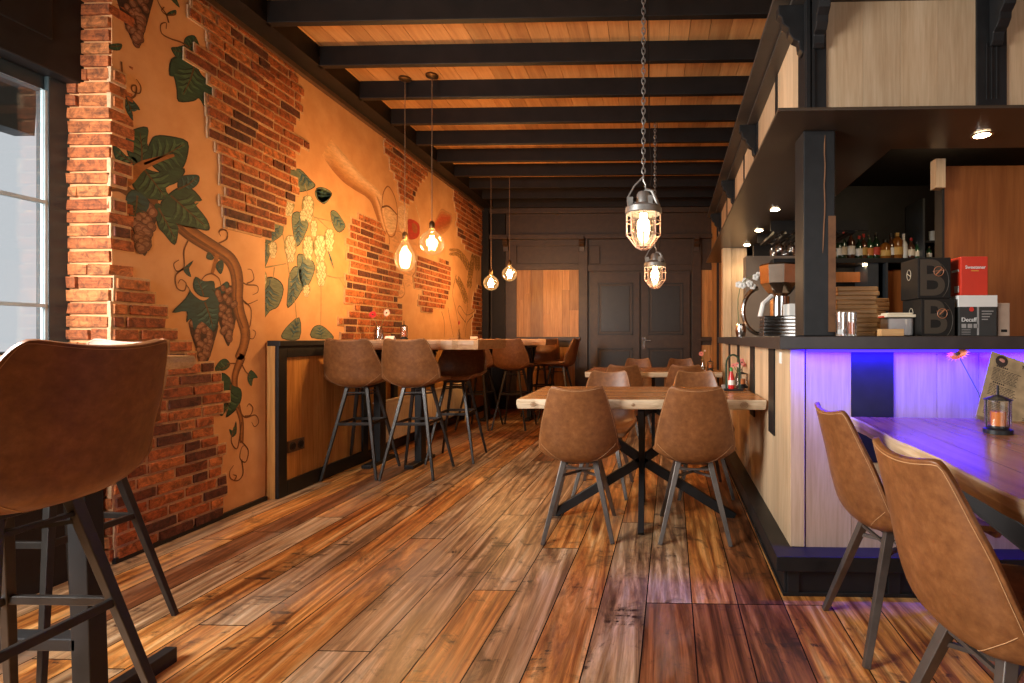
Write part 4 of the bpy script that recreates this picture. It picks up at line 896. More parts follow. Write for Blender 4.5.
# ================================================================ LAMPS
BULB = (1.0, .56, .24)
def bulbglass():
    m = glass('amber_bulb_glass', (1.0, .92, .78), .06, .05); nt = m.node_tree; out = nt.nodes['Material Output']; src = out.inputs[0].links[0].from_socket
    e = N(nt, 'ShaderNodeEmission'); e.inputs[0].default_value = (1, .55, .2, 1); e.inputs[1].default_value = .12; a = N(nt, 'ShaderNodeAddShader')
    nt.links.new(src, a.inputs[0]); nt.links.new(e.outputs[0], a.inputs[1]); nt.links.new(a.outputs[0], out.inputs[0]); return m
M['bulbglass'] = bulbglass(); M['fil'] = emis('filament_glow', (1.0, .55, .20), 160); M['cord'] = plain('bronze_cord', (.20, .11, .05), .5); M['socketm'] = plain('aged_brass_socket', (.12, .07, .03), .35, .8)
def bulb(px, py, d, px_top, label, pear=False, r=.085, power=15):
    p = Vector((0, 0, CAMZ))+FWD*d+RGT*((px-CX)/F*d)+Vector((0, 0, -(py-CY)/F*d))
    t = tag(empty('pendant_bulb', p), label, 'pendant lamp', 'glowing filament bulbs on long cords')
    m = MB()
    if pear: prof = [(.001, -r*1.45), (r*.45, -r*1.36), (r*.85, -r*.95), (r, -r*.35), (r*.93, r*.2), (r*.6, r*.95), (r*.3, r*1.5), (r*.22, r*1.8)]; zt = r*1.8
    else: prof = [(.001, -r)]+[(r*math.sin(a), -r*math.cos(a)) for a in [k*PI/12 for k in range(1, 11)]]+[(r*.27, r*1.05), (r*.24, r*1.25)]; zt = r*1.25
    m.lathe(prof, n=24, cap=False); bg_ = m.build('bulb_glass', M['bulbglass'], t, smooth=True)
    m = MB(); m.lathe([(.018, 0), (.022, .005), (.022, .05), (.012, .065), (.005, .07)], (0, 0, zt-.01), 14); m.build('lamp_socket', M['socketm'], t, smooth=True)
    zc = ZC-.002-p.z; m = MB(); m.tube([(0, 0, zt+.05), (0, 0, zc)], .0035, 6); m.build('cord', M['cord'], t)
    m = MB(); m.lathe([(.05, 0), (.05, -.012), (.03, -.022), (.008, -.026)], (0, 0, zc), 18); m.build('ceiling_rose', M['socketm'], t, smooth=True)
    h = r*(.85 if pear else .6); m = MB()
    for k in range(4):
        a = k*PI/2; m.tube([(.014*math.cos(a), .014*math.sin(a), h), (.022*math.cos(a), .022*math.sin(a), -h), (.014*math.cos(a+.8), .014*math.sin(a+.8), h)], .0022, 5)
    m.build('filament', M['fil'], bg_); m = MB(); m.lathe([(.004, -h*.3), (.006, zt)], n=8); m.build('glass_stem', M['bulbglass'], bg_)
    point('filament_light', p, power, BULB, .05)
bulb(405, 257, 4.25, 407, 'pear shaped glowing filament bulb before the brick patch, larger of the front pair', True, .083, 24)
bulb(432, 243, 4.2, 432, 'round glowing filament bulb on the cord beside the pear shaped bulb', False, .096, 20)
bulb(491, 283, 6.4, 491, 'lower round filament bulb of the farther pair, over the farther high table', False, .092, 18)
bulb(509.5, 274, 6.4, 509, 'upper round filament bulb of the farther pair, before the wood panel', False, .09, 18)
M['lampglass'] = glass('ribbed_lamp_glass', (1, .97, .9), .18, .1); M['cagelamp'] = emis('cage_lamp_bulb', (1.0, .74, .45), 38)
def cage(px, py, d, label, s=1.0, power=14):
    p = Vector((0, 0, CAMZ))+FWD*d+RGT*((px-CX)/F*d)+Vector((0, 0, -(py-CY)/F*d))
    t = tag(empty('cage_lamp', p), label, 'pendant lamp', 'industrial cage lamps on chains')
    r = .098*s
    m = MB(); m.lathe([(r*1.02, .055*s), (r*1.08, .06*s), (r*1.08, .09*s), (r*.98, .098*s), (r*.62, .115*s), (r*.42, .12*s), (r*.40, .17*s), (r*.3, .185*s), (0, .185*s)], n=24, cap=False)
    for k in range(4): a = k*PI/2+.5; m.box(-.014, .014, -.012, .012, 0, .05*s, mat=Matrix.Translation((r*.85*math.cos(a), r*.85*math.sin(a), .095*s)))
    m.tube([(-r*.9, 0, .10*s), (-r*.95, 0, .15*s), (-r*.55, 0, .22*s), (0, 0, .275*s)], .0055, 6); m.tube([(r*.9, 0, .10*s), (r*.5, 0, .19*s), (r*.1, 0, .2*s)], .012, 8)
    m.build('housing', M['galv'], t, smooth=True)
    m = MB(); n = 8
    for k in range(n):
        a = 2*PI*k/n; c, s_ = math.cos(a), math.sin(a); m.tube([(r*c, r*s_, .058*s), (r*c, r*s_, -.065*s), (r*.45*c, r*.45*s_, -.135*s), (r*.12*c, r*.12*s_, -.150*s)], .0045, 5)
    for z, q in ((.01*s, 1.0), (-.065*s, 1.0), (-.135*s, .45)): m.tube([(r*q*math.cos(k*PI/12), r*q*math.sin(k*PI/12), z) for k in range(25)], .0032, 5, cap=False)
    m.build('wire_cage', plain('copper_grey_wire', (.55, .32, .22), .5, .2), t, smooth=True)
    m = MB(); m.lathe([(r*.70, .06*s), (r*.72, -.02*s), (r*.66, -.07*s), (r*.4, -.115*s), (.001, -.13*s)], n=20, cap=False); gd = m.build('glass_dome', M['lampglass'], t, smooth=True)
    m = MB(); m.ball((0, 0, -.005), .036*s, 14, sq=(1, 1, 1.2)); m.lathe([(.02, .03), (.02, .06)], n=10); m.build('bulb', M['cagelamp'], gd, smooth=True)
    # chain
    m = MB(); z = .27*s; k = 0; top = ZC-.001-p.z
    m.tube([(0, 0, .18*s), (.012, 0, .2*s), (.012, 0, .23*s), (0, 0, .25*s), (0, 0, .28*s)], .005, 6)
    while z < top:
        q = []
        for j in range(13):
            a = 2*PI*j/12; x = .010*math.cos(a); zz_ = .020*math.sin(a); q.append((x, 0, z+zz_+.01) if k % 2 else (0, x, z+zz_+.01))
        m.tube(q, .0032, 5, cap=False); z += .029; k += 1
    m.build('chain', M['galv'], t, smooth=True)
    m = MB(); m.tube([(.03, .02, .17*s), (.05, .02, .30*s), (.035, .02, .5), (.02, .01, top)], .003, 5); m.build('cable', M['black_matt'], t)
    m = MB(); m.box(-.04, .04, -.04, .04, top-.02, top); m.build('hook_plate', M['black_matt'], t)
    point('cage_light', p+Vector((0, 0, -.005)), power, (1.0, .70, .42), .045)
    return p
cage(643.5, 224, 3.02, 'large industrial cage lamp on a heavy chain, closer and higher one', 1.0, 10)
cage(655, 273, 4.95, 'smaller looking industrial cage lamp hanging farther back before the double door', 1.0, 9)
# ================================================================ SMALL THINGS ON THE TABLES
def flowerhead(mb, c, r, nrm, n=18, mi=0, layers=2):
    nrm = Vector(nrm).normalized(); u = nrm.orthogonal().normalized(); v = nrm.cross(u); c = Vector(c)
    for l in range(layers):
        rr = r*(1-.3*l)
        for k in range(n):
            a = 2*PI*(k+.5*l)/n; d = u*math.cos(a)+v*math.sin(a); e = u*math.cos(a+PI/2)+v*math.sin(a+PI/2); w_ = rr*2.2/n
            b = c+nrm*.002*l; mb.add([b+d*rr*.2, b+d*rr*.6+e*w_+nrm*rr*.12, b+d*rr+nrm*rr*.05, b+d*rr*.6-e*w_+nrm*rr*.12, b+d*rr*.55-nrm*.002], [(0, 1, 2, 3), (0, 3, 4), (0, 4, 1), (1, 4, 2), (2, 4, 3)], mi)
FM = {'pink': plain('pink_petal', (.70, .24, .20), .6), 'red': plain('crimson_petal', (.50, .02, .05), .6), 'orange': plain('orange_petal', (.90, .27, .13), .6), 'blush': plain('blush_petal', (.80, .60, .52), .6)}
M['stalk'] = plain('green_stalk', (.08, .13, .04), .6); M['heart'] = plain('flower_heart', (.08, .05, .02), .7)
def vase(p, label, heads, h=.09, r=.03, water=True):
    t = tag(empty('flower_vase', p), label, 'vase')
    m = MB(); m.lathe([(.001, 0), (r, 0), (r*1.05, h*.5), (r*.7, h*.85), (r*.8, h), (r*.62, h*.86), (r*.95, h*.5), (r*.9, .006), (.001, .006)], n=18, cap=False); m.build('vase_glass', M['glass'], t, smooth=True)
    if water: m = MB(); m.lathe([(0, .007), (r*.86, .007), (r*.93, h*.4), (0, h*.4)], n=14, cap=False); m.build('water', glass('water', (.93, .97, .95), .1), t)
    for pos, rr, nrm, c in heads:
        m = MB(); pos = Vector(pos); m.tube([(0, 0, .01), (pos.x*.25, pos.y*.25, h), (pos.x*.7, pos.y*.7, lerp(h, pos.z, .6)), pos-Vector(nrm).normalized()*.004], .0018, 5); m.build('stem', M['stalk'], t)
        m = MB(); flowerhead(m, pos, rr, nrm); fo = m.build('flower', FM[c], t)
        m = MB(); m.ball(pos+Vector(nrm).normalized()*.003, rr*.22, 8); m.build('flower_center', M['heart'], fo)
    return t
def lantern(p, label, h=.16, r=.036, lit=True):
    t = tag(empty('candle_lantern', p), label, 'lantern')
    m = MB(); m.lathe([(r*1.12, 0), (r*1.12, .014), (r*.8, .02), (r*.8, .026), (0, .026)], n=22, cap=False); m.build('base', M['black'], t, smooth=True)
    m = MB(); m.lathe([(r, .026), (r, h*.66)], n=22, cap=False); m.build('glass_cylinder', M['glass'], t, smooth=True)
    m = MB(); m.lathe([(.001, .027), (r*.58, .027), (r*.60, h*.45), (r*.001, h*.44)], n=16, cap=False); m.build('candle_cup', plain('orange_cup', (.72, .20, .04), .35), t, smooth=True)
    m = MB(); m.lathe([(.001, h*.80), (r*1.1, h*.70), (r*1.1, h*.69), (.001, h*.69)], n=22, cap=False); m.tube([(r*1.0, 0, .02), (r*1.0, 0, h*.7)], .0022, 6); m.tube([(-r*1.0, 0, .02), (-r*1.0, 0, h*.7)], .0022, 6); m.lathe([(.004, h*.79), (.003, h*.98), (0, h)], n=8, cap=False); m.build('lid', M['black'], t)
    return t
def card(p, rz, label, w_=.055, h_=.032):
    m = MB(); m.add([(-w_, -.015, 0), (w_, -.015, 0), (w_, 0, h_), (-w_, 0, h_), (-w_, .015, 0), (w_, .015, 0)], [(0, 1, 2, 3), (4, 3, 2, 5)]); o = m.build('table_card', M['white'], solid=.001, loc=p); o.rotation_euler = (0, 0, rz); return tag(o, label, 'card')
ZT2 = .7585
p = at(742, 388, Z=ZT2); lantern(p+Vector((0, 0, 0)), 'round glass lantern with orange candle on the closest dining table by the bar', .135, .036)
p2 = at(744, 385, Z=ZT2)
vase(Vector((p.x-.005, p.y+.105, ZT2)), 'glass vase of pink blossoms behind the lantern on the closest dining table', [((.018, -.02, .165), .026, (.2, -1, .5), 'pink'), ((-.012, -.02, .150), .020, (-.3, -1, .5), 'pink'), ((.035, -.01, .150), .022, (.5, -1, .3), 'pink'), ((.0, -.03, .142), .018, (0, -1, .4), 'blush'), ((-.038, -.01, .145), .018, (-.5, -1, .3), 'pink'), ((.022, 0, .18), .018, (0, -1, .6), 'pink')], .10, .026)
# dark caddy with looped handle and red bottle
q = Vector((p.x-.085, 3.30, ZT2)); t = tag(empty('condiment_caddy', q), 'dark caddy with a tall looped handle on the closest dining table by the bar', 'caddy')
m = MB(); m.box(-.06, .06, -.04, .04, 0, .012); m.build('tray', M['black'], t, bevel=.003)
m = MB(); m.tube([(-.042*math.cos(a), 0, .17+.055*math.sin(a)) if 0 <= a <= PI else 0 for a in [PI*k/10 for k in range(11)]], .006, 6); m.bar((-.042, 0, .01), (-.042, 0, .17), .012, .006); m.bar((.042, 0, .01), (.042, 0, .17), .012, .006); m.build('handle', plain('dark_green_enamel', (.02, .05, .03), .4), t)
b_ = tag(empty('sauce_bottle', q+Vector((-.012, -.012, .0122))), 'small red sauce bottle with green cap standing in the caddy', 'bottle')
m = MB(); m.lathe([(.018, 0), (.020, .01), (.020, .07), (.010, .10), (.009, .11)], n=14); m.build('body', plain('red_sauce', (.55, .02, .02), .25), b_, smooth=True)
m = MB(); m.lathe([(.010, .11), (.010, .125), (.004, .135)], n=10); m.build('cap', plain('green_cap', (.05, .25, .05), .4), b_)
m = MB(); m.lathe([(.0205, .025), (.0205, .055)], n=14, cap=False); m.build('bottle_label', M['white'], b_)
a = at(726, 390, Z=ZT2); card(Vector((a.x-.005, a.y, ZT2)), R(35), 'white folded card on the closest dining table before the caddy', .03, .035)
# farther dining table
p = at(704, 371, Z=ZT2); vase(Vector((p.x, 5.35, ZT2)), 'small vase with one pink flower on the farther dining table', [((-.02, -.02, .17), .028, (-.2, -1, .3), 'pink'), ((.02, 0, .20), .012, (.2, -1, .3), 'blush')], .11, .022)
p = at(712, 371, Z=ZT2); lantern(Vector((p.x-.01, 5.30, ZT2)), 'small glass lantern with orange candle on the farther dining table', .13, .028)
# long table: vase, menu, lantern
p = at(998, 433, Z=ZT2); lantern(Vector((p.x, p.y, ZT2)), 'black glass lantern with orange candle cup on the long table before the menu', .168, .040)
Lp = p
v = at(987, 420, Z=ZT2); vase(Vector((v.x+.05, v.y+.09, ZT2)), 'vase holding one orange daisy and a seed spike behind the menu', [((-.125, -.02, .262), .047, (-.55, -.35, .75), 'orange')], .10, .024)
vv = bpy.data.objects['flower_vase.003'] if 'flower_vase.003' in bpy.data.objects else None
if vv:
    m = MB(); m.tube([(0, 0, .01), (-.05, 0, .2), (-.08, 0, .32)], .0018, 5); m.build('spike_stem', M['stalk'], vv)
    m = MB(); m.tube([(-.076, 0, .29), (-.082, 0, .32), (-.092, 0, .35), (-.10, 0, .37)], [.003, .010, .008, .002], 8); m.build('seed_spike', plain('grey_green_spike', (.20, .24, .18), .8, nz=.4, scale=90), vv)
mn = tag(empty('menu_board', (at(975, 421, Z=ZT2).x, at(975, 421, Z=ZT2).y, ZT2+.004)), 'weathered brown paper menu card leaning upright on the long table', 'menu'); mn.rotation_euler = (R(-14), R(20), R(-6))
m = MB(); m.box(0, .30, 0, .004, .008, .30); m.build('card', plain('aged_paper', (.36, .26, .14), .7, nz=.35, scale=18), mn); ink = plain('menu_ink', (.03, .02, .015), .7)
random.seed(12); m = MB()
def tl(x, z, w_, h_=.0022): m.box(x, x+w_, -.0008, 0, z, z+h_)
for blk, (z0, n_) in enumerate(((.235, 9), (.165, 8), (.09, 9))):
    m = MB() if blk else m
    for k in range(6): tl(.03+k*.008, z0+.009, .005, .006)
    for k in range(n_):
        x = .02
        while x < .115: w_ = random.uniform(.006, .018); tl(x, z0-k*.0062, w_, .0022); x += w_+.003
    for k in range(n_):
        x = .17
        while x < .26: w_ = random.uniform(.006, .018); tl(x, z0-.02-k*.0062, w_, .0022); x += w_+.003
    m.build('menu_text', ink, mn)
text_part('TAPAS', .018, ink, mn, (.15, -.0008, .275), (PI/2, 0, 0), 'menu_heading', .0005)
m = MB(); m.lathe([(0, 0), (.024, 0), (.024, .001), (0, .001)], n=20, cap=False); o = m.build('round_logo', ink, mn); o.rotation_euler = (PI/2, 0, 0); o.location = (.045, 0, .272)
m = MB(); m.ball((.045, -.0014, .276), .010, 8, sq=(1.2, .1, .7)); m.ball((.049, -.0016, .272), .006, 8, sq=(1.2, .1, .8)); m.build('logo_drawing', plain('logo_pink', (.55, .25, .2), .7), mn)
m = MB(); m.box(.21, .255, -.001, 0, .065, .105); m.build('menu_picture', plain('menu_red_picture', (.28, .03, .02), .6, nz=.6, scale=60), mn)
m = MB(); m.box(-.0, .06, -.01, .015, 0, .02); m.box(0, .06, -.012, -.008, 0, .02); m.build('clear_holder', M['glass'], mn)
# high tables
ZH = 1.0765
p = at(379, 340, Y=4.5); vase(Vector((p.x, 4.5, ZH)), 'glass vase with a crimson and a pale daisy on the closer high table', [((-.055, 0, .22), .036, (.2, -1, .25), 'red'), ((.07, 0, .235), .036, (-.2, -1, .1), 'blush')], .12, .036)
p = at(390, 340, Y=4.35); card(Vector((p.x, 4.35, ZH)), R(-12), 'white card on the closer high table beside the vase', .045, .03)
p = at(404, 340, Y=4.6); lantern(Vector((p.x, 4.6, ZH)), 'thin black lantern glowing violet on the closer high table', .17, .030)
p = at(457.5, 340, Y=6.95); vase(Vector((p.x, 6.95, ZH)), 'small vase with a crimson daisy on the farther high table', [((0, 0, .22), .040, (.1, -1, .3), 'red')], .13, .035)
p = at(474, 340, Y=6.9); card(Vector((p.x, 6.9, ZH)), 0, 'white card on the farther high table near the wall corner', .05, .035)
# ================================================================ WALL PAINTINGS (flat paint on the plaster)
def paint(name, col, nz=.25, scale=9): 
    m, nt, bs = newmat(name); bs.inputs['Roughness'].default_value = .75; v = coords(nt, (1, 1, 1)); f = noise(nt, v, scale, 4, .6, .5); g = noise(nt, coords(nt, (1, 3, 12), (.6, 0, 0)), 6, 3)
    c = ramp(nt, f, [(.3, [x*(1-nz) for x in col]), (.7, [min(1, x*(1+nz)) for x in col])]); c = mixc(nt, .4, c, ramp(nt, g, [(.35, [x*.5 for x in col]), (.65, [min(1, x*1.6) for x in col])])); nt.links.new(c, bs.inputs['Base Color']); return m
PM = {'leaf': paint('leaf_green_paint', (.024, .070, .042)), 'leafb': paint('leaf_blue_green_paint', (.018, .066, .072)), 'rim': paint('dark_outline_paint', (.008, .020, .017)), 'vein': paint('vein_paint', (.10, .055, .02)), 'light': paint('leaf_highlight_paint', (.060, .135, .068)), 'lightb': paint('blue_highlight_paint', (.045, .135, .14)),
      'bark': paint('bark_paint', (.34, .125, .03)), 'barkd': paint('dark_bark_paint', (.15, .055, .018)), 'grape': paint('grape_paint', (.17, .065, .035)), 'graped': paint('grape_shadow_paint', (.05, .02, .014)), 'grapel': paint('grape_highlight_paint', (.30, .15, .09)),
      'hop': paint('hop_paint', (.58, .56, .38), .1), 'hopd': paint('hop_outline_paint', (.27, .23, .11)), 'hleaf': paint('hop_leaf_paint', (.13, .17, .12)), 'hblue': paint('hop_leaf_edge_paint', (.03, .10, .15)),
      'skin': paint('skin_paint', (.52, .25, .12), .12), 'skinl': paint('skin_light_paint', (.76, .48, .28), .1), 'skind': paint('skin_fold_paint', (.30, .115, .04), .15), 'skinm': paint('skin_middle_paint', (.60, .31, .14), .1), 'wine': paint('red_wine_paint', (.42, .03, .015)), 'glassl': paint('painted_glass_line', (.72, .50, .28), .1),
      'sleeve': paint('red_sleeve_paint', (.34, .085, .02)), 'wheat': paint('wheat_paint', (.50, .27, .08)), 'wheatd': paint('wheat_dark_paint', (.13, .06, .02))}
CNT = [0]; REC = [0]
def w3(p, lay=0):
    q = at(p[0], p[1], X=WX); return Vector((WX+.0008+.0004*lay+CNT[0]*1.2e-5-(.012 if REC[0] else 0), q.y, q.z))
class Flat(MB):
    def __init__(s): super().__init__(); CNT[0] = 0
    def poly(s, pts, lay=0, mi=0):
        CNT[0] += 1; v = [w3(p, lay) for p in pts]; s.add(v, [list(range(len(v)))], mi); return s
    def line(s, pts, w0, w1=None, lay=1, mi=0):
        """ribbon; widths in metres"""
        CNT[0] += 1; w1 = w0 if w1 is None else w1; v = [w3(p, lay) for p in pts]; n = len(v); L, Rr = [], []
        for i in range(n):
            d = (v[min(i+1, n-1)]-v[max(i-1, 0)]); d.x = 0; d.normalize(); e = Vector((0, -d.z, d.y)); w_ = lerp(w0, w1, i/max(1, n-1))/2; L.append(v[i]+e*w_); Rr.append(v[i]-e*w_)
            L[-1].x = Rr[-1].x = v[i].x
        s.add(L+Rr, [(i, i+1, n+i+1, n+i) for i in range(n-1)], mi); return s
    def disc(s, c, r, lay=1, mi=0, sy=1.0, n=14):
        CNT[0] += 1; q = w3(c, lay); s.add([(q.x, q.y+r*math.cos(2*PI*k/n), q.z+r*sy*math.sin(2*PI*k/n)) for k in range(n)], [list(range(n))], mi); return s
def smoothp(pts, k=4, closed=False):
    out = []; n = len(pts)
    rng = range(n if closed else n-1)
    for i in rng:
        g = (lambda j: pts[j % n]) if closed else (lambda j: pts[max(0, min(n-1, j))])
        p0, p1, p2, p3 = g(i-1), g(i), g(i+1), g(i+2)
        for q in range(k):
            u = q/k; out.append(tuple(.5*(2*b+(c-a)*u+(2*a-5*b+4*c-d)*u*u+(3*b-a-3*c+d)*u**3) for a, b, c, d in zip(p0, p1, p2, p3)))
    if not closed: out.append(pts[-1])
    return out
def grow(pts, k):
    cx_ = sum(p[0] for p in pts)/len(pts); cy_ = sum(p[1] for p in pts)/len(pts); return [(cx_+(x-cx_)*k, cy_+(y-cy_)*k) for x, y in pts]
def mural(name, label): return tag(empty(name, (WX, 4.0, 1.5)), label, 'mural', kind=None)
def fin(mb, name, mat, root, **k): o = mb.build(name, mat, root, **k); o.location = -Vector(root.location); return o
def pleaf(root, pts, base, tip, mats=('leaf', 'light'), nv=5, closed=True, lay=0):
    """painted leaf: outline, body, midrib with side veins"""
    P = smoothp(pts, 3, True) if closed else pts
    LL = math.hypot(tip[0]-base[0], tip[1]-base[1]); kw = min(1, LL/26)
    m = Flat(); m.poly(grow(P, 1.07), lay, 1); m.poly(P, lay+1, 0)
    m.line(smoothp([base, ((base[0]+tip[0])/2+1, (base[1]+tip[1])/2+1), tip], 3), .012*kw, .003, lay+3, 2)
    dx, dy = tip[0]-base[0], tip[1]-base[1]; L = math.hypot(dx, dy); nx, ny = -dy/L, dx/L
    for k in range(1, nv+1):
        t = k/(nv+1.5); q = (base[0]+dx*t, base[1]+dy*t); w_ = L*.36*math.sin(PI*min(1, t+.2))
        for s in (-1, 1):
            ww = w_*1.25
            while ww > 1 and not inside((q[0]+dx*.22+nx*s*ww*1.12, q[1]+dy*.22+ny*s*ww*1.12), P): ww *= .88
            e = (q[0]+dx*.16+nx*s*ww, q[1]+dy*.16+ny*s*ww); mid = ((q[0]+e[0])/2+dx*.05, (q[1]+e[1])/2+dy*.05)
            m.line([q, mid, e], .008*kw, .002*kw, lay+2.2, 1)
            e2 = (e[0]+dx*.06, e[1]+dy*.06); m.line([(q[0]+dx*.05, q[1]+dy*.05), (mid[0]+dx*.06, mid[1]+dy*.06), e2], .026*kw, .004*kw, lay+1.6, 3)
    return fin(m, 'leaf', [PM[mats[0]], PM['rim'], PM['vein'] if mats[0] != 'hleaf' else PM['hblue'], PM[mats[1]]], root)
def cluster(root, c, n, rx, ry, r, seed=1):
    random.seed(seed); m = Flat(); m.poly(smoothp([(c[0]-rx*1.1, c[1]-ry), (c[0]+rx*1.1, c[1]-ry), (c[0]+rx*.9, c[1]), (c[0]+rx*.3, c[1]+ry*1.1), (c[0]-rx*.1, c[1]+ry*1.1), (c[0]-rx*.9, c[1])], 3, True), 0, 1)
    for k in range(n):
        t = k/n; y = c[1]-ry+2*ry*t; w_ = rx*(1-.75*t); x = c[0]+random.uniform(-w_, w_); rr = r*random.uniform(.85, 1.1); l = 1+k*.02
        m.disc((x, y), rr*1.15, l, 1); m.disc((x, y), rr, l+.3, 0); q = (x-.6, y-.6); m.disc(q, rr*.55, l+.45, 2)
    return fin(m, 'grape_cluster', [PM['grape'], PM['graped'], PM['grapel']], root)
def tintpaint():
    m, nt, bs = newmat('blended_paint'); bs.inputs['Roughness'].default_value = .75; a = N(nt, 'ShaderNodeAttribute', attribute_name='tint'); f = noise(nt, coords(nt, (1, 2, 6), (.5, 0, 0)), 9, 4)
    nt.links.new(mixc(nt, .5, a.outputs['Color'], mixc(nt, 1, a.outputs['Color'], ramp(nt, f, [(.35, (.75,)*3), (.65, (1.25,)*3)]), 'MULTIPLY')), bs.inputs['Base Color']); return m
PM['blend'] = tintpaint()
def mixl(a, b, t): return tuple(lerp(x, y, t) for x, y in zip(a, b))
def blend(m, up, lo, cols, lay=1, n=14, k=30, fade0=0, fade1=0, bgc=(.68, .385, .175)):
    """strip between two contours, colours running across it like brushed paint"""
    def samp(P, t):
        x = t*(len(P)-1); i = min(int(x), len(P)-2); u = x-i; return tuple(lerp(a, b, u) for a, b in zip(P[i], P[i+1]))
    U, L_ = smoothp(up, 6), smoothp(lo, 6); CNT[0] += 1
    g = [[w3(tuple(lerp(a, b, j/n) for a, b in zip(samp(U, i/k), samp(L_, i/k))), lay) for j in range(n+1)] for i in range(k+1)]
    for i in range(k):
        t = (i+.5)/k; f = max(0, 1-t/fade0) if fade0 and t < fade0 else (max(0, 1-(1-t)/fade1) if fade1 and t > 1-fade1 else 0)
        for j in range(n):
            x = (j+.5)/n*(len(cols)-1); q = min(int(x), len(cols)-2); c = mixl(mixl(cols[q], cols[q+1], x-q), bgc, f)
            m.add([g[i][j], g[i][j+1], g[i+1][j+1], g[i+1][j]], [(0, 1, 2, 3)], 0, c)
def tendril(root, pts, w_=.010, mat='barkd', w1=.004): m = Flat(); m.line(smoothp(pts, 5), w_, w1, 1.2); return fin(m, 'tendril', PM[mat], root)
A1 = lambda p: zz(100, 0, 5.69, p); A2 = lambda p: zz(100, 120, 5.69, p); A3 = lambda p: zz(150, 220, 4.878, p); A4 = lambda p: zz(180, 340, 4.267, p)
gv = mural('grapevine_mural', 'painted grapevine with dark green leaves and grape bunches on the orange plaster')
# stems
m = Flat(); tr = smoothp(A3([(120, -10), (185, 55), (250, 100), (330, 150), (400, 205), (425, 290), (425, 380), (440, 470), (465, 540), (455, 620), (430, 683)])+A4([(268, 60), (240, 130), (232, 190), (245, 280), (262, 350), (262, 440)]), 4)
n_ = len(tr); 
def offs(P, w0, w1, sgn):
    out = []
    for i, p in enumerate(P):
        a_, b_ = P[max(0, i-1)], P[min(len(P)-1, i+1)]; dx, dy = b_[0]-a_[0], b_[1]-a_[1]; L = math.hypot(dx, dy); w_ = lerp(w0, w1, i/(len(P)-1))
        out.append((p[0]-sgn*dy/L*w_, p[1]+sgn*dx/L*w_))
    return out
tq = tr[::3]+[tr[-1]]
blend(m, offs(tq, 8, 1.6, -1), offs(tq, 8, 1.6, 1), [(.07, .025, .010), (.24, .085, .022), (.40, .165, .045), (.27, .095, .024), (.08, .03, .010)], .5, 10, 70)
TRK = fin(m, 'vine_trunk', PM['blend'], gv); m = Flat()
m.line([(p[0]-1.5, p[1]+1) for p in tr[2:n_//2]], .02, .008, 1.0, 1); m.line(smoothp(A3([(330, 140), (320, 200), (300, 265)]), 4), .035, .02, .8, 0)
m.line(smoothp(A2([(55, 345), (150, 340), (230, 265), (330, 225), (420, 200)]), 4), .075, .012, 3.4, 0)
m.line(smoothp(A2([(55, 365), (120, 380), (220, 450), (330, 470)]), 4), .07, .03, .4, 1)
fin(m, 'vine_branch', [PM['bark'], PM['barkd']], gv)
for pts in (A3([(190, 90), (165, 150), (165, 230), (130, 250), (115, 215), (140, 195)]), A3([(165, 235), (125, 270), (130, 330), (165, 345), (175, 310), (150, 290), (135, 310)]), A3([(330, 115), (375, 90), (370, 50), (335, 55), (345, 80)]), A3([(435, 290), (470, 315), (520, 320), (525, 350), (500, 365)]), A3([(470, 310), (505, 290), (495, 245), (475, 240)]), A3([(445, 375), (470, 410), (525, 390)]), A3([(450, 390), (490, 430), (490, 500), (475, 560), (500, 580), (515, 550), (500, 535)]), A3([(305, 260), (270, 270), (245, 300)]), A3([(305, 262), (335, 285), (345, 320)]),
            A4([(245, 285), (275, 330), (320, 320), (335, 350), (318, 370), (305, 350)]), A4([(275, 325), (300, 320), (310, 290), (295, 272), (285, 285)]), A4([(262, 350), (245, 460), (220, 440), (222, 400), (235, 360)]), A4([(258, 430), (290, 470), (280, 520), (255, 505), (262, 460), (275, 450)]), A4([(262, 510), (268, 570), (245, 600), (215, 590), (212, 560), (228, 535)]), A4([(232, 598), (240, 580), (225, 575)]), A4([(262, 100), (280, 135), (300, 150)]), A4([(240, 100), (215, 100), (200, 100)]),
            A1([(500, 265), (460, 240), (400, 220), (350, 190), (345, 140), (375, 130), (375, 165)]), A1([(390, 130), (375, 80), (345, 40), (325, 0)]), A1([(120, 350), (125, 430), (115, 500), (140, 570)]), A1([(175, 560), (200, 540), (205, 490), (180, 490), (185, 520), (225, 530), (230, 490), (205, 450)]), A1([(430, 80), (380, 85), (350, 60), (365, 40)]), A2([(675, 640), (690, 620), (725, 640), (715, 683)])):
    tendril(gv, pts)
# leaves
pleaf(gv, A2([(165, 200), (150, 110), (190, 60), (268, 48), (265, 130), (280, 205), (230, 250)]), A2([(235, 250)])[0], A2([(225, 70)])[0], nv=3)
pleaf(gv, A2([(170, 290), (100, 240), (75, 155), (110, 165), (150, 205), (200, 215), (215, 270)]), A2([(205, 255)])[0], A2([(90, 180)])[0], nv=3)
pleaf(gv, A2([(270, 210), (290, 130), (320, 95), (400, 98), (492, 128), (488, 215), (465, 270), (430, 305), (340, 290)]), A2([(250, 250)])[0], A2([(480, 135)])[0], nv=5, lay=.4)
pleaf(gv, A2([(185, 330), (250, 280), (330, 300), (470, 280), (440, 350), (370, 385), (390, 440), (280, 450), (210, 400)]), A2([(240, 270)])[0], A2([(370, 440)])[0], ('leaf', 'light'), nv=4, lay=.3)
pleaf(gv, A2([(450, 330), (500, 315), (558, 318), (555, 360), (515, 392), (450, 395)]), A2([(440, 395)])[0], A2([(550, 325)])[0], ('leafb', 'lightb'), nv=3)
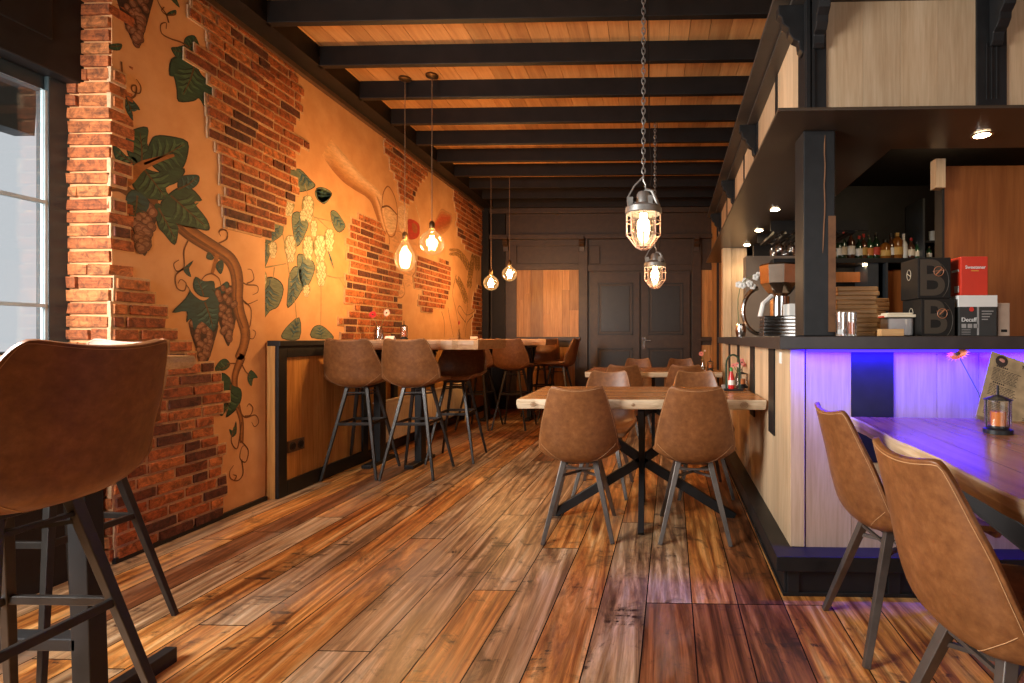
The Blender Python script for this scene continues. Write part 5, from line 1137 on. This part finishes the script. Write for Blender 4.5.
pleaf(gv, A2([(380, 440), (440, 395), (510, 390), (575, 460), (530, 468), (600, 560), (612, 620), (540, 610), (440, 590), (370, 540), (350, 480)]), A2([(400, 430)])[0], A2([(608, 612)])[0], nv=5, lay=.5)
pleaf(gv, A2([(150, 440), (200, 400), (280, 470), (245, 540), (225, 510), (190, 570), (160, 520)]), A2([(210, 430)])[0], A2([(185, 560)])[0], ('leafb', 'leaf'), nv=3, lay=.8)
pleaf(gv, A2([(310, 480), (360, 500), (440, 600), (440, 640), (420, 705), (360, 640), (330, 600)]), A2([(330, 500)])[0], A2([(430, 690)])[0], nv=4, lay=.2)
pleaf(gv, A1([(480, 260), (490, 215), (535, 205), (560, 250), (585, 325), (520, 300)]), A1([(490, 280)])[0], A1([(545, 215)])[0], nv=3)
pleaf(gv, A1([(475, 330), (410, 345), (400, 430), (425, 440), (440, 510), (450, 572), (530, 570), (560, 555), (590, 600), (588, 530), (640, 535), (632, 480), (575, 430), (540, 370)]), A1([(540, 360)])[0], A1([(470, 540)])[0], nv=5, lay=.3)
pleaf(gv, A1([(405, 275), (440, 268), (480, 262), (470, 310), (440, 330)]), A1([(480, 290)])[0], A1([(412, 285)])[0], nv=2)
pleaf(gv, A1([(150, 545), (185, 570), (225, 625), (180, 620), (188, 683), (155, 640), (140, 590)]), A1([(145, 550)])[0], A1([(185, 660)])[0], ('leafb', 'lightb'), nv=2)
pleaf(gv, A1([(55, 255), (120, 250), (110, 285), (60, 280)]), A1([(58, 262)])[0], A1([(118, 255)])[0], nv=1)
pleaf(gv, A1([(190, -10), (235, 0), (215, 38), (195, 20)]), A1([(200, 0)])[0], A1([(215, 34)])[0], nv=1); pleaf(gv, A1([(400, -10), (425, -20), (452, 40), (425, 20)]), A1([(410, -8)])[0], A1([(448, 36)])[0], nv=1); pleaf(gv, A1([(375, 85), (400, 65), (430, 58), (428, 85), (395, 90)]), A1([(380, 85)])[0], A1([(428, 64)])[0], nv=1)
pleaf(gv, A3([(165, 235), (210, 200), (190, 235), (200, 275), (175, 262)]), A3([(165, 238)])[0], A3([(205, 208)])[0], ('leafb', 'lightb'), nv=1)
pleaf(gv, A3([(275, 185), (285, 155), (310, 180), (300, 195)]), A3([(300, 190)])[0], A3([(283, 160)])[0], ('leafb', 'lightb'), nv=1); pleaf(gv, A3([(322, 215), (350, 195), (358, 225), (345, 262), (325, 240)]), A3([(330, 210)])[0], A3([(345, 258)])[0], ('leafb', 'lightb'), nv=1)
pleaf(gv, A3([(215, 330), (225, 280), (265, 300), (310, 300), (320, 340), (370, 300), (380, 340), (320, 370), (250, 370)]), A3([(260, 370)])[0], A3([(230, 290)])[0], ('leafb', 'lightb'), nv=2)
pleaf(gv, A3([(255, 395), (215, 370), (178, 320), (195, 345), (175, 385), (115, 450), (180, 445), (180, 495), (200, 480), (215, 535), (250, 495), (305, 540), (325, 500), (338, 440), (330, 390), (300, 340), (285, 380)]), A3([(265, 400)])[0], A3([(305, 525)])[0], ('leafb', 'lightb'), nv=4, lay=1.2)
pleaf(gv, A4([(148, 128), (170, 90), (195, 82), (212, 105), (190, 128)]), A4([(212, 103)])[0], A4([(152, 126)])[0], nv=2); pleaf(gv, A4([(290, 150), (305, 130), (330, 160), (312, 165), (305, 195), (290, 175)]), A4([(288, 145)])[0], A4([(305, 190)])[0], nv=1); pleaf(gv, A4([(210, 380), (225, 385), (238, 348), (240, 395), (222, 412)]), A4([(222, 408)])[0], A4([(236, 352)])[0], nv=1)
pleaf(gv, A4([(148, 225), (150, 185), (180, 145), (212, 165), (220, 190), (255, 210), (258, 250), (240, 290), (195, 325), (210, 270), (180, 225)]), A4([(215, 190)])[0], A4([(195, 310)])[0], nv=3); pleaf(gv, A4([(180, 250), (205, 270), (180, 322), (165, 300)]), A4([(200, 255)])[0], A4([(178, 315)])[0], nv=1)
# grapes
cluster(gv, A1([(200, 60)])[0], 42, 17, 30, .020, 3); cluster(gv, A1([(205, 190)])[0], 16, 7, 12, .020, 4); cluster(gv, A2([(245, 620)])[0], 34, 12, 22, .024, 5)
cluster(gv, A3([(262, 590)])[0], 30, 12, 20, .021, 6); cluster(gv, A3([(375, 460)])[0], 34, 11, 26, .021, 7)
# ---- hops
REC[0] = 1
B6 = lambda p: zz(250, 190, 4.41, p)
hp = mural('hop_mural', 'painted hop vine with pale green cones between the two brick patches')
HL = ('hleaf', 'light')
for pts, b, t_, nv in (([(195, 110), (225, 100), (262, 140), (250, 190), (215, 245), (195, 170)], (225, 115), (215, 235), 4), ([(80, 235), (85, 185), (125, 145), (150, 150), (148, 195), (110, 225)], (140, 155), (85, 230), 4), ([(58, 235), (85, 240), (92, 290), (60, 360), (55, 300)], (80, 240), (60, 350), 3), ([(215, 300), (235, 285), (285, 320), (285, 370), (245, 440), (222, 370)], (235, 295), (247, 430), 4), ([(180, 380), (205, 340), (245, 365), (235, 440), (175, 515), (175, 440)], (220, 350), (178, 505), 4),
                       ([(60, 440), (85, 390), (130, 400), (152, 440), (130, 510), (95, 530), (60, 570), (52, 500)], (95, 395), (62, 560), 5), ([(150, 652), (165, 610), (222, 565), (222, 655)], (190, 650), (218, 572), 3), ([(280, 650), (285, 610), (315, 597), (350, 620), (370, 655)], (320, 650), (310, 600), 3), ([(362, 100), (385, 95), (412, 130), (425, 160), (400, 185), (375, 160)], (365, 105), (420, 165), 3), ([(300, -5), (330, -10), (365, 15), (335, 60), (305, 35)], (300, 5), (355, 15), 2), ([(350, 270), (365, 300), (375, 345), (360, 310)], (350, 270), (373, 340), 1)):
    pleaf(hp, B6(pts), B6([b])[0], B6([t_])[0], ('hleaf', 'hblue') if nv > 2 else HL, nv=nv)
pleaf(hp, zz(250, 60, 4.88, [(190, 530), (215, 540), (250, 535), (295, 580), (322, 612), (285, 635), (220, 645), (188, 640)]), zz(250, 60, 4.88, [(245, 540)])[0], zz(250, 60, 4.88, [(310, 612)])[0], ('hleaf', 'hblue'), nv=3)
pleaf(hp, zz(250, 60, 4.88, [(325, 645), (345, 628), (375, 637), (404, 655), (385, 682), (360, 695), (335, 678)]), zz(250, 60, 4.88, [(335, 660)])[0], zz(250, 60, 4.88, [(400, 660)])[0], HL, nv=0)
for pts in ([(240, 30), (290, 125), (300, 200), (318, 400), (318, 595)], [(290, 120), (370, 140)], [(150, 190), (170, 300), (180, 370), (205, 500), (212, 580)], [(55, 345), (165, 325)], [(115, 340), (108, 390)], [(345, 378), (400, 388), (450, 370)], [(400, 388), (430, 440)], [(300, 122), (355, 175)], [(245, -40), (262, 30)]): tendril(hp, B6(pts), .012, 'hopd', .007)
def hop(c, w_, h):
    m = Flat(); m.poly(smoothp([(c[0]-w_*.6, c[1]-h), (c[0]+w_*.6, c[1]-h), (c[0]+w_, c[1]-h*.3), (c[0]+w_*.7, c[1]+h*.5), (c[0], c[1]+h), (c[0]-w_*.7, c[1]+h*.5), (c[0]-w_, c[1]-h*.3)], 3, True), .5, 1)
    n = 6
    for k in range(n):
        t = k/(n-1); y = c[1]+h*.74-t*h*1.5; ww = w_*(.30+.62*math.sin(PI*min(1, .12+t*.75)))
        for s in ((-.55, .55) if k % 2 else (-.85, 0, .85)):
            x = c[0]+s*ww*.62; a = w_*.36; q = h*.24
            for sc_, mi in ((1.14, 1), (.92, 0)): m.poly([(x+a*sc_*u_, y+q*sc_*v_) for u_, v_ in ((-1, -.5), (-.6, -1), (0, -1.1), (.6, -1), (1, -.5), (.75, .35), (.35, .9), (0, 1.4), (-.35, .9), (-.75, .35))], .8+.08*k, mi)
    fin(m, 'hop_cone', [PM['hop'], PM['hopd']], hp)
for cx_, cy_, w_, h in ((262, 85, 6.5, 13), (185, 260, 6.5, 13), (262, 262, 6, 13), (315, 265, 7, 14.5), (357, 222, 5.5, 11), (320, 370, 6, 12), (178, 75, 6, 9), (108, 265, 4.5, 8), (288, 170, 4, 8), (255, 445, 4, 6), (65, 400, 4, 9), (240, 470/4.0, 4, 6)): hop(B6([(cx_, cy_)])[0], w_, h)
# ---- arm holding a glass
am = mural('arm_mural', 'painted bare arm reaching down with a stemmed beer glass above the brick patch')
m = Flat(); SK = [(.62, .36, .18), (.86, .60, .36), (.76, .46, .24), (.62, .32, .13), (.42, .18, .06), (.34, .13, .045)]
blend(m, Z7([(75, 55), (150, 140), (220, 225), (270, 280), (315, 320)]), Z7([(20, 150), (75, 232), (145, 310), (215, 360), (275, 395)]), SK, 1, fade0=.3)
blend(m, Z7([(313, 318), (350, 350), (385, 400), (392, 440), (398, 500), (408, 560)]), Z7([(273, 393), (312, 432), (335, 490), (360, 560), (385, 600), (405, 635)]), SK, 1.1, 10, 24)
blend(m, Z7([(352, 400), (372, 450), (385, 520), (404, 600)]), Z7([(335, 410), (352, 470), (370, 545), (400, 622)]), [(.36, .14, .05), (.80, .52, .30), (.62, .30, .12)], 1.6, 5, 16)
fin(m, 'forearm', PM['blend'], am)
m = Flat(); m.line(smoothp(Z7([(380, 460), (385, 390), (405, 345), (425, 345), (455, 400), (472, 480), (470, 560), (455, 630), (425, 640), (400, 590), (380, 520), (378, 465)]), 3), .014, .014, 1.2, 0)
m.line(smoothp(Z7([(378, 465), (420, 460), (470, 510)]), 4), .020, .014, 1.3, 1); m.line(smoothp(Z7([(430, 540), (440, 600)]), 3), .02, .02, 1.3, 2); m.poly(smoothp(Z7([(385, 475), (425, 470), (465, 520), (460, 600), (430, 630), (405, 590)]), 3, True), .8, 3)
m.line(smoothp(Z7([(420, 640), (425, 680), (405, 720)]), 3), .012, .012, 1.2, 0)
fin(m, 'painted_glass', [PM['skind'], PM['barkd'], PM['glassl'], PM['skinl']], am)
m = Flat()
for pts in (([(640, 640), (660, 560), (700, 530)], ), ): pass
blend(m, Z7([(800, 505), (770, 490), (735, 475), (700, 540), (655, 600)]), Z7([(805, 550), (770, 605), (720, 640), (680, 640), (650, 650)]), [(.55, .30, .12), (.48, .08, .03), (.36, .10, .03), (.60, .30, .12)], 1, 10, 24, .15, .3)
fin(m, 'sleeve', PM['blend'], am)
m = Flat(); m.poly(smoothp(Z7([(475, 470), (520, 460), (530, 560), (500, 620), (478, 560)]), 3, True), .3, 0); m.poly(smoothp(Z8([(290, 60), (350, 40), (420, 130), (470, 100), (500, 60), (470, 150), (420, 190), (410, 260), (420, 300), (380, 310), (340, 300), (330, 220), (300, 150)]), 3, True), .2, 1)
m.poly(smoothp(Z8([(300, 360), (330, 330), (355, 370), (350, 410), (320, 420), (305, 395)]), 3, True), .4, 1); m.poly(smoothp(Z8([(360, 320), (400, 330), (395, 365), (365, 360)]), 3, True), .4, 1)
for pts in (([(310, 420), (340, 425), (360, 395), (350, 340)]), ([(300, 230), (320, 160), (350, 130)]), ([(340, 260), (375, 200)]), ([(400, 310), (420, 270), (410, 220)])): m.line(smoothp(Z8(pts), 4), .014, .008, 1.0, 2)
fin(m, 'painted_hand', [PM['skinl'], PM['skinm'], PM['skind']], am)
m = Flat(); m.poly(smoothp(Z7([(532, 545), (565, 540), (600, 565), (608, 610), (590, 650), (550, 660), (532, 640)]), 3, True), .9, 0); m.poly(smoothp(Z7([(560, 560), (590, 575), (590, 620), (565, 610)]), 3, True), 1.2, 1)
m.line(smoothp(Z7([(535, 470), (530, 560), (535, 650)]), 3), .02, .02, 1.0, 2); m.line(smoothp(Z7([(580, 450), (605, 540), (608, 620)]), 3), .014, .014, 1.0, 2); fin(m, 'wine_in_glass', [PM['wine'], PM['sleeve'], PM['glassl']], am)
# ---- wheat
wh = mural('wheat_mural', 'painted golden wheat ears on the plaster at the far end of the brick wall')
def ear(pts, n, w_=.035):
    m = Flat(); P = smoothp(Z8(pts), 6); m.line(P, .006, .006, .6, 1)
    k0 = len(P)
    for k in range(n):
        i = int((k+.5)/n*(k0*.55)); a = P[i]; b = P[min(i+2, k0-1)]; dx, dy = a[0]-b[0], a[1]-b[1]; L = math.hypot(dx, dy) or 1; dx /= L; dy /= L
        for s in (-1, 1):
            c = (a[0]-s*dy*1.3, a[1]+s*dx*2.2); m.poly([(c[0]-dx*2, c[1]-dy*3.4), (c[0]-s*dy*1.2, c[1]+s*dx*1.5), (c[0]+dx*2, c[1]+dy*4), (c[0]+s*dy*1.2, c[1]-s*dx*1.5)], 1+.01*k, 1); m.poly([(c[0]-dx*1.5, c[1]-dy*2.6), (c[0]-s*dy*.8, c[1]+s*dx*1.0), (c[0]+dx*1.5, c[1]+dy*3.1), (c[0]+s*dy*.8, c[1]-s*dx*1.0)], 1.02+.01*k, 0)
    fin(m, 'wheat_ear', [PM['wheat'], PM['wheatd']], wh)
ear([(610, 175), (650, 180), (685, 220), (710, 280), (715, 380), (710, 480)], 11); ear([(735, 200), (722, 260), (712, 340), (705, 440), (690, 560)], 12); ear([(650, 330), (670, 370), (690, 430), (700, 490), (680, 600)], 11); ear([(755, 190), (755, 260), (750, 340)], 8)
for pts in ([(640, 300), (620, 400), (640, 500), (660, 620)], [(595, 480), (605, 540), (625, 640)], [(560, 500), (575, 560), (575, 640)], [(690, 560), (650, 500), (660, 470), (700, 520), (760, 480)], [(760, 500), (700, 560), (690, 640)]): tendril(wh, Z8(pts), .014, 'wheatd', .006)
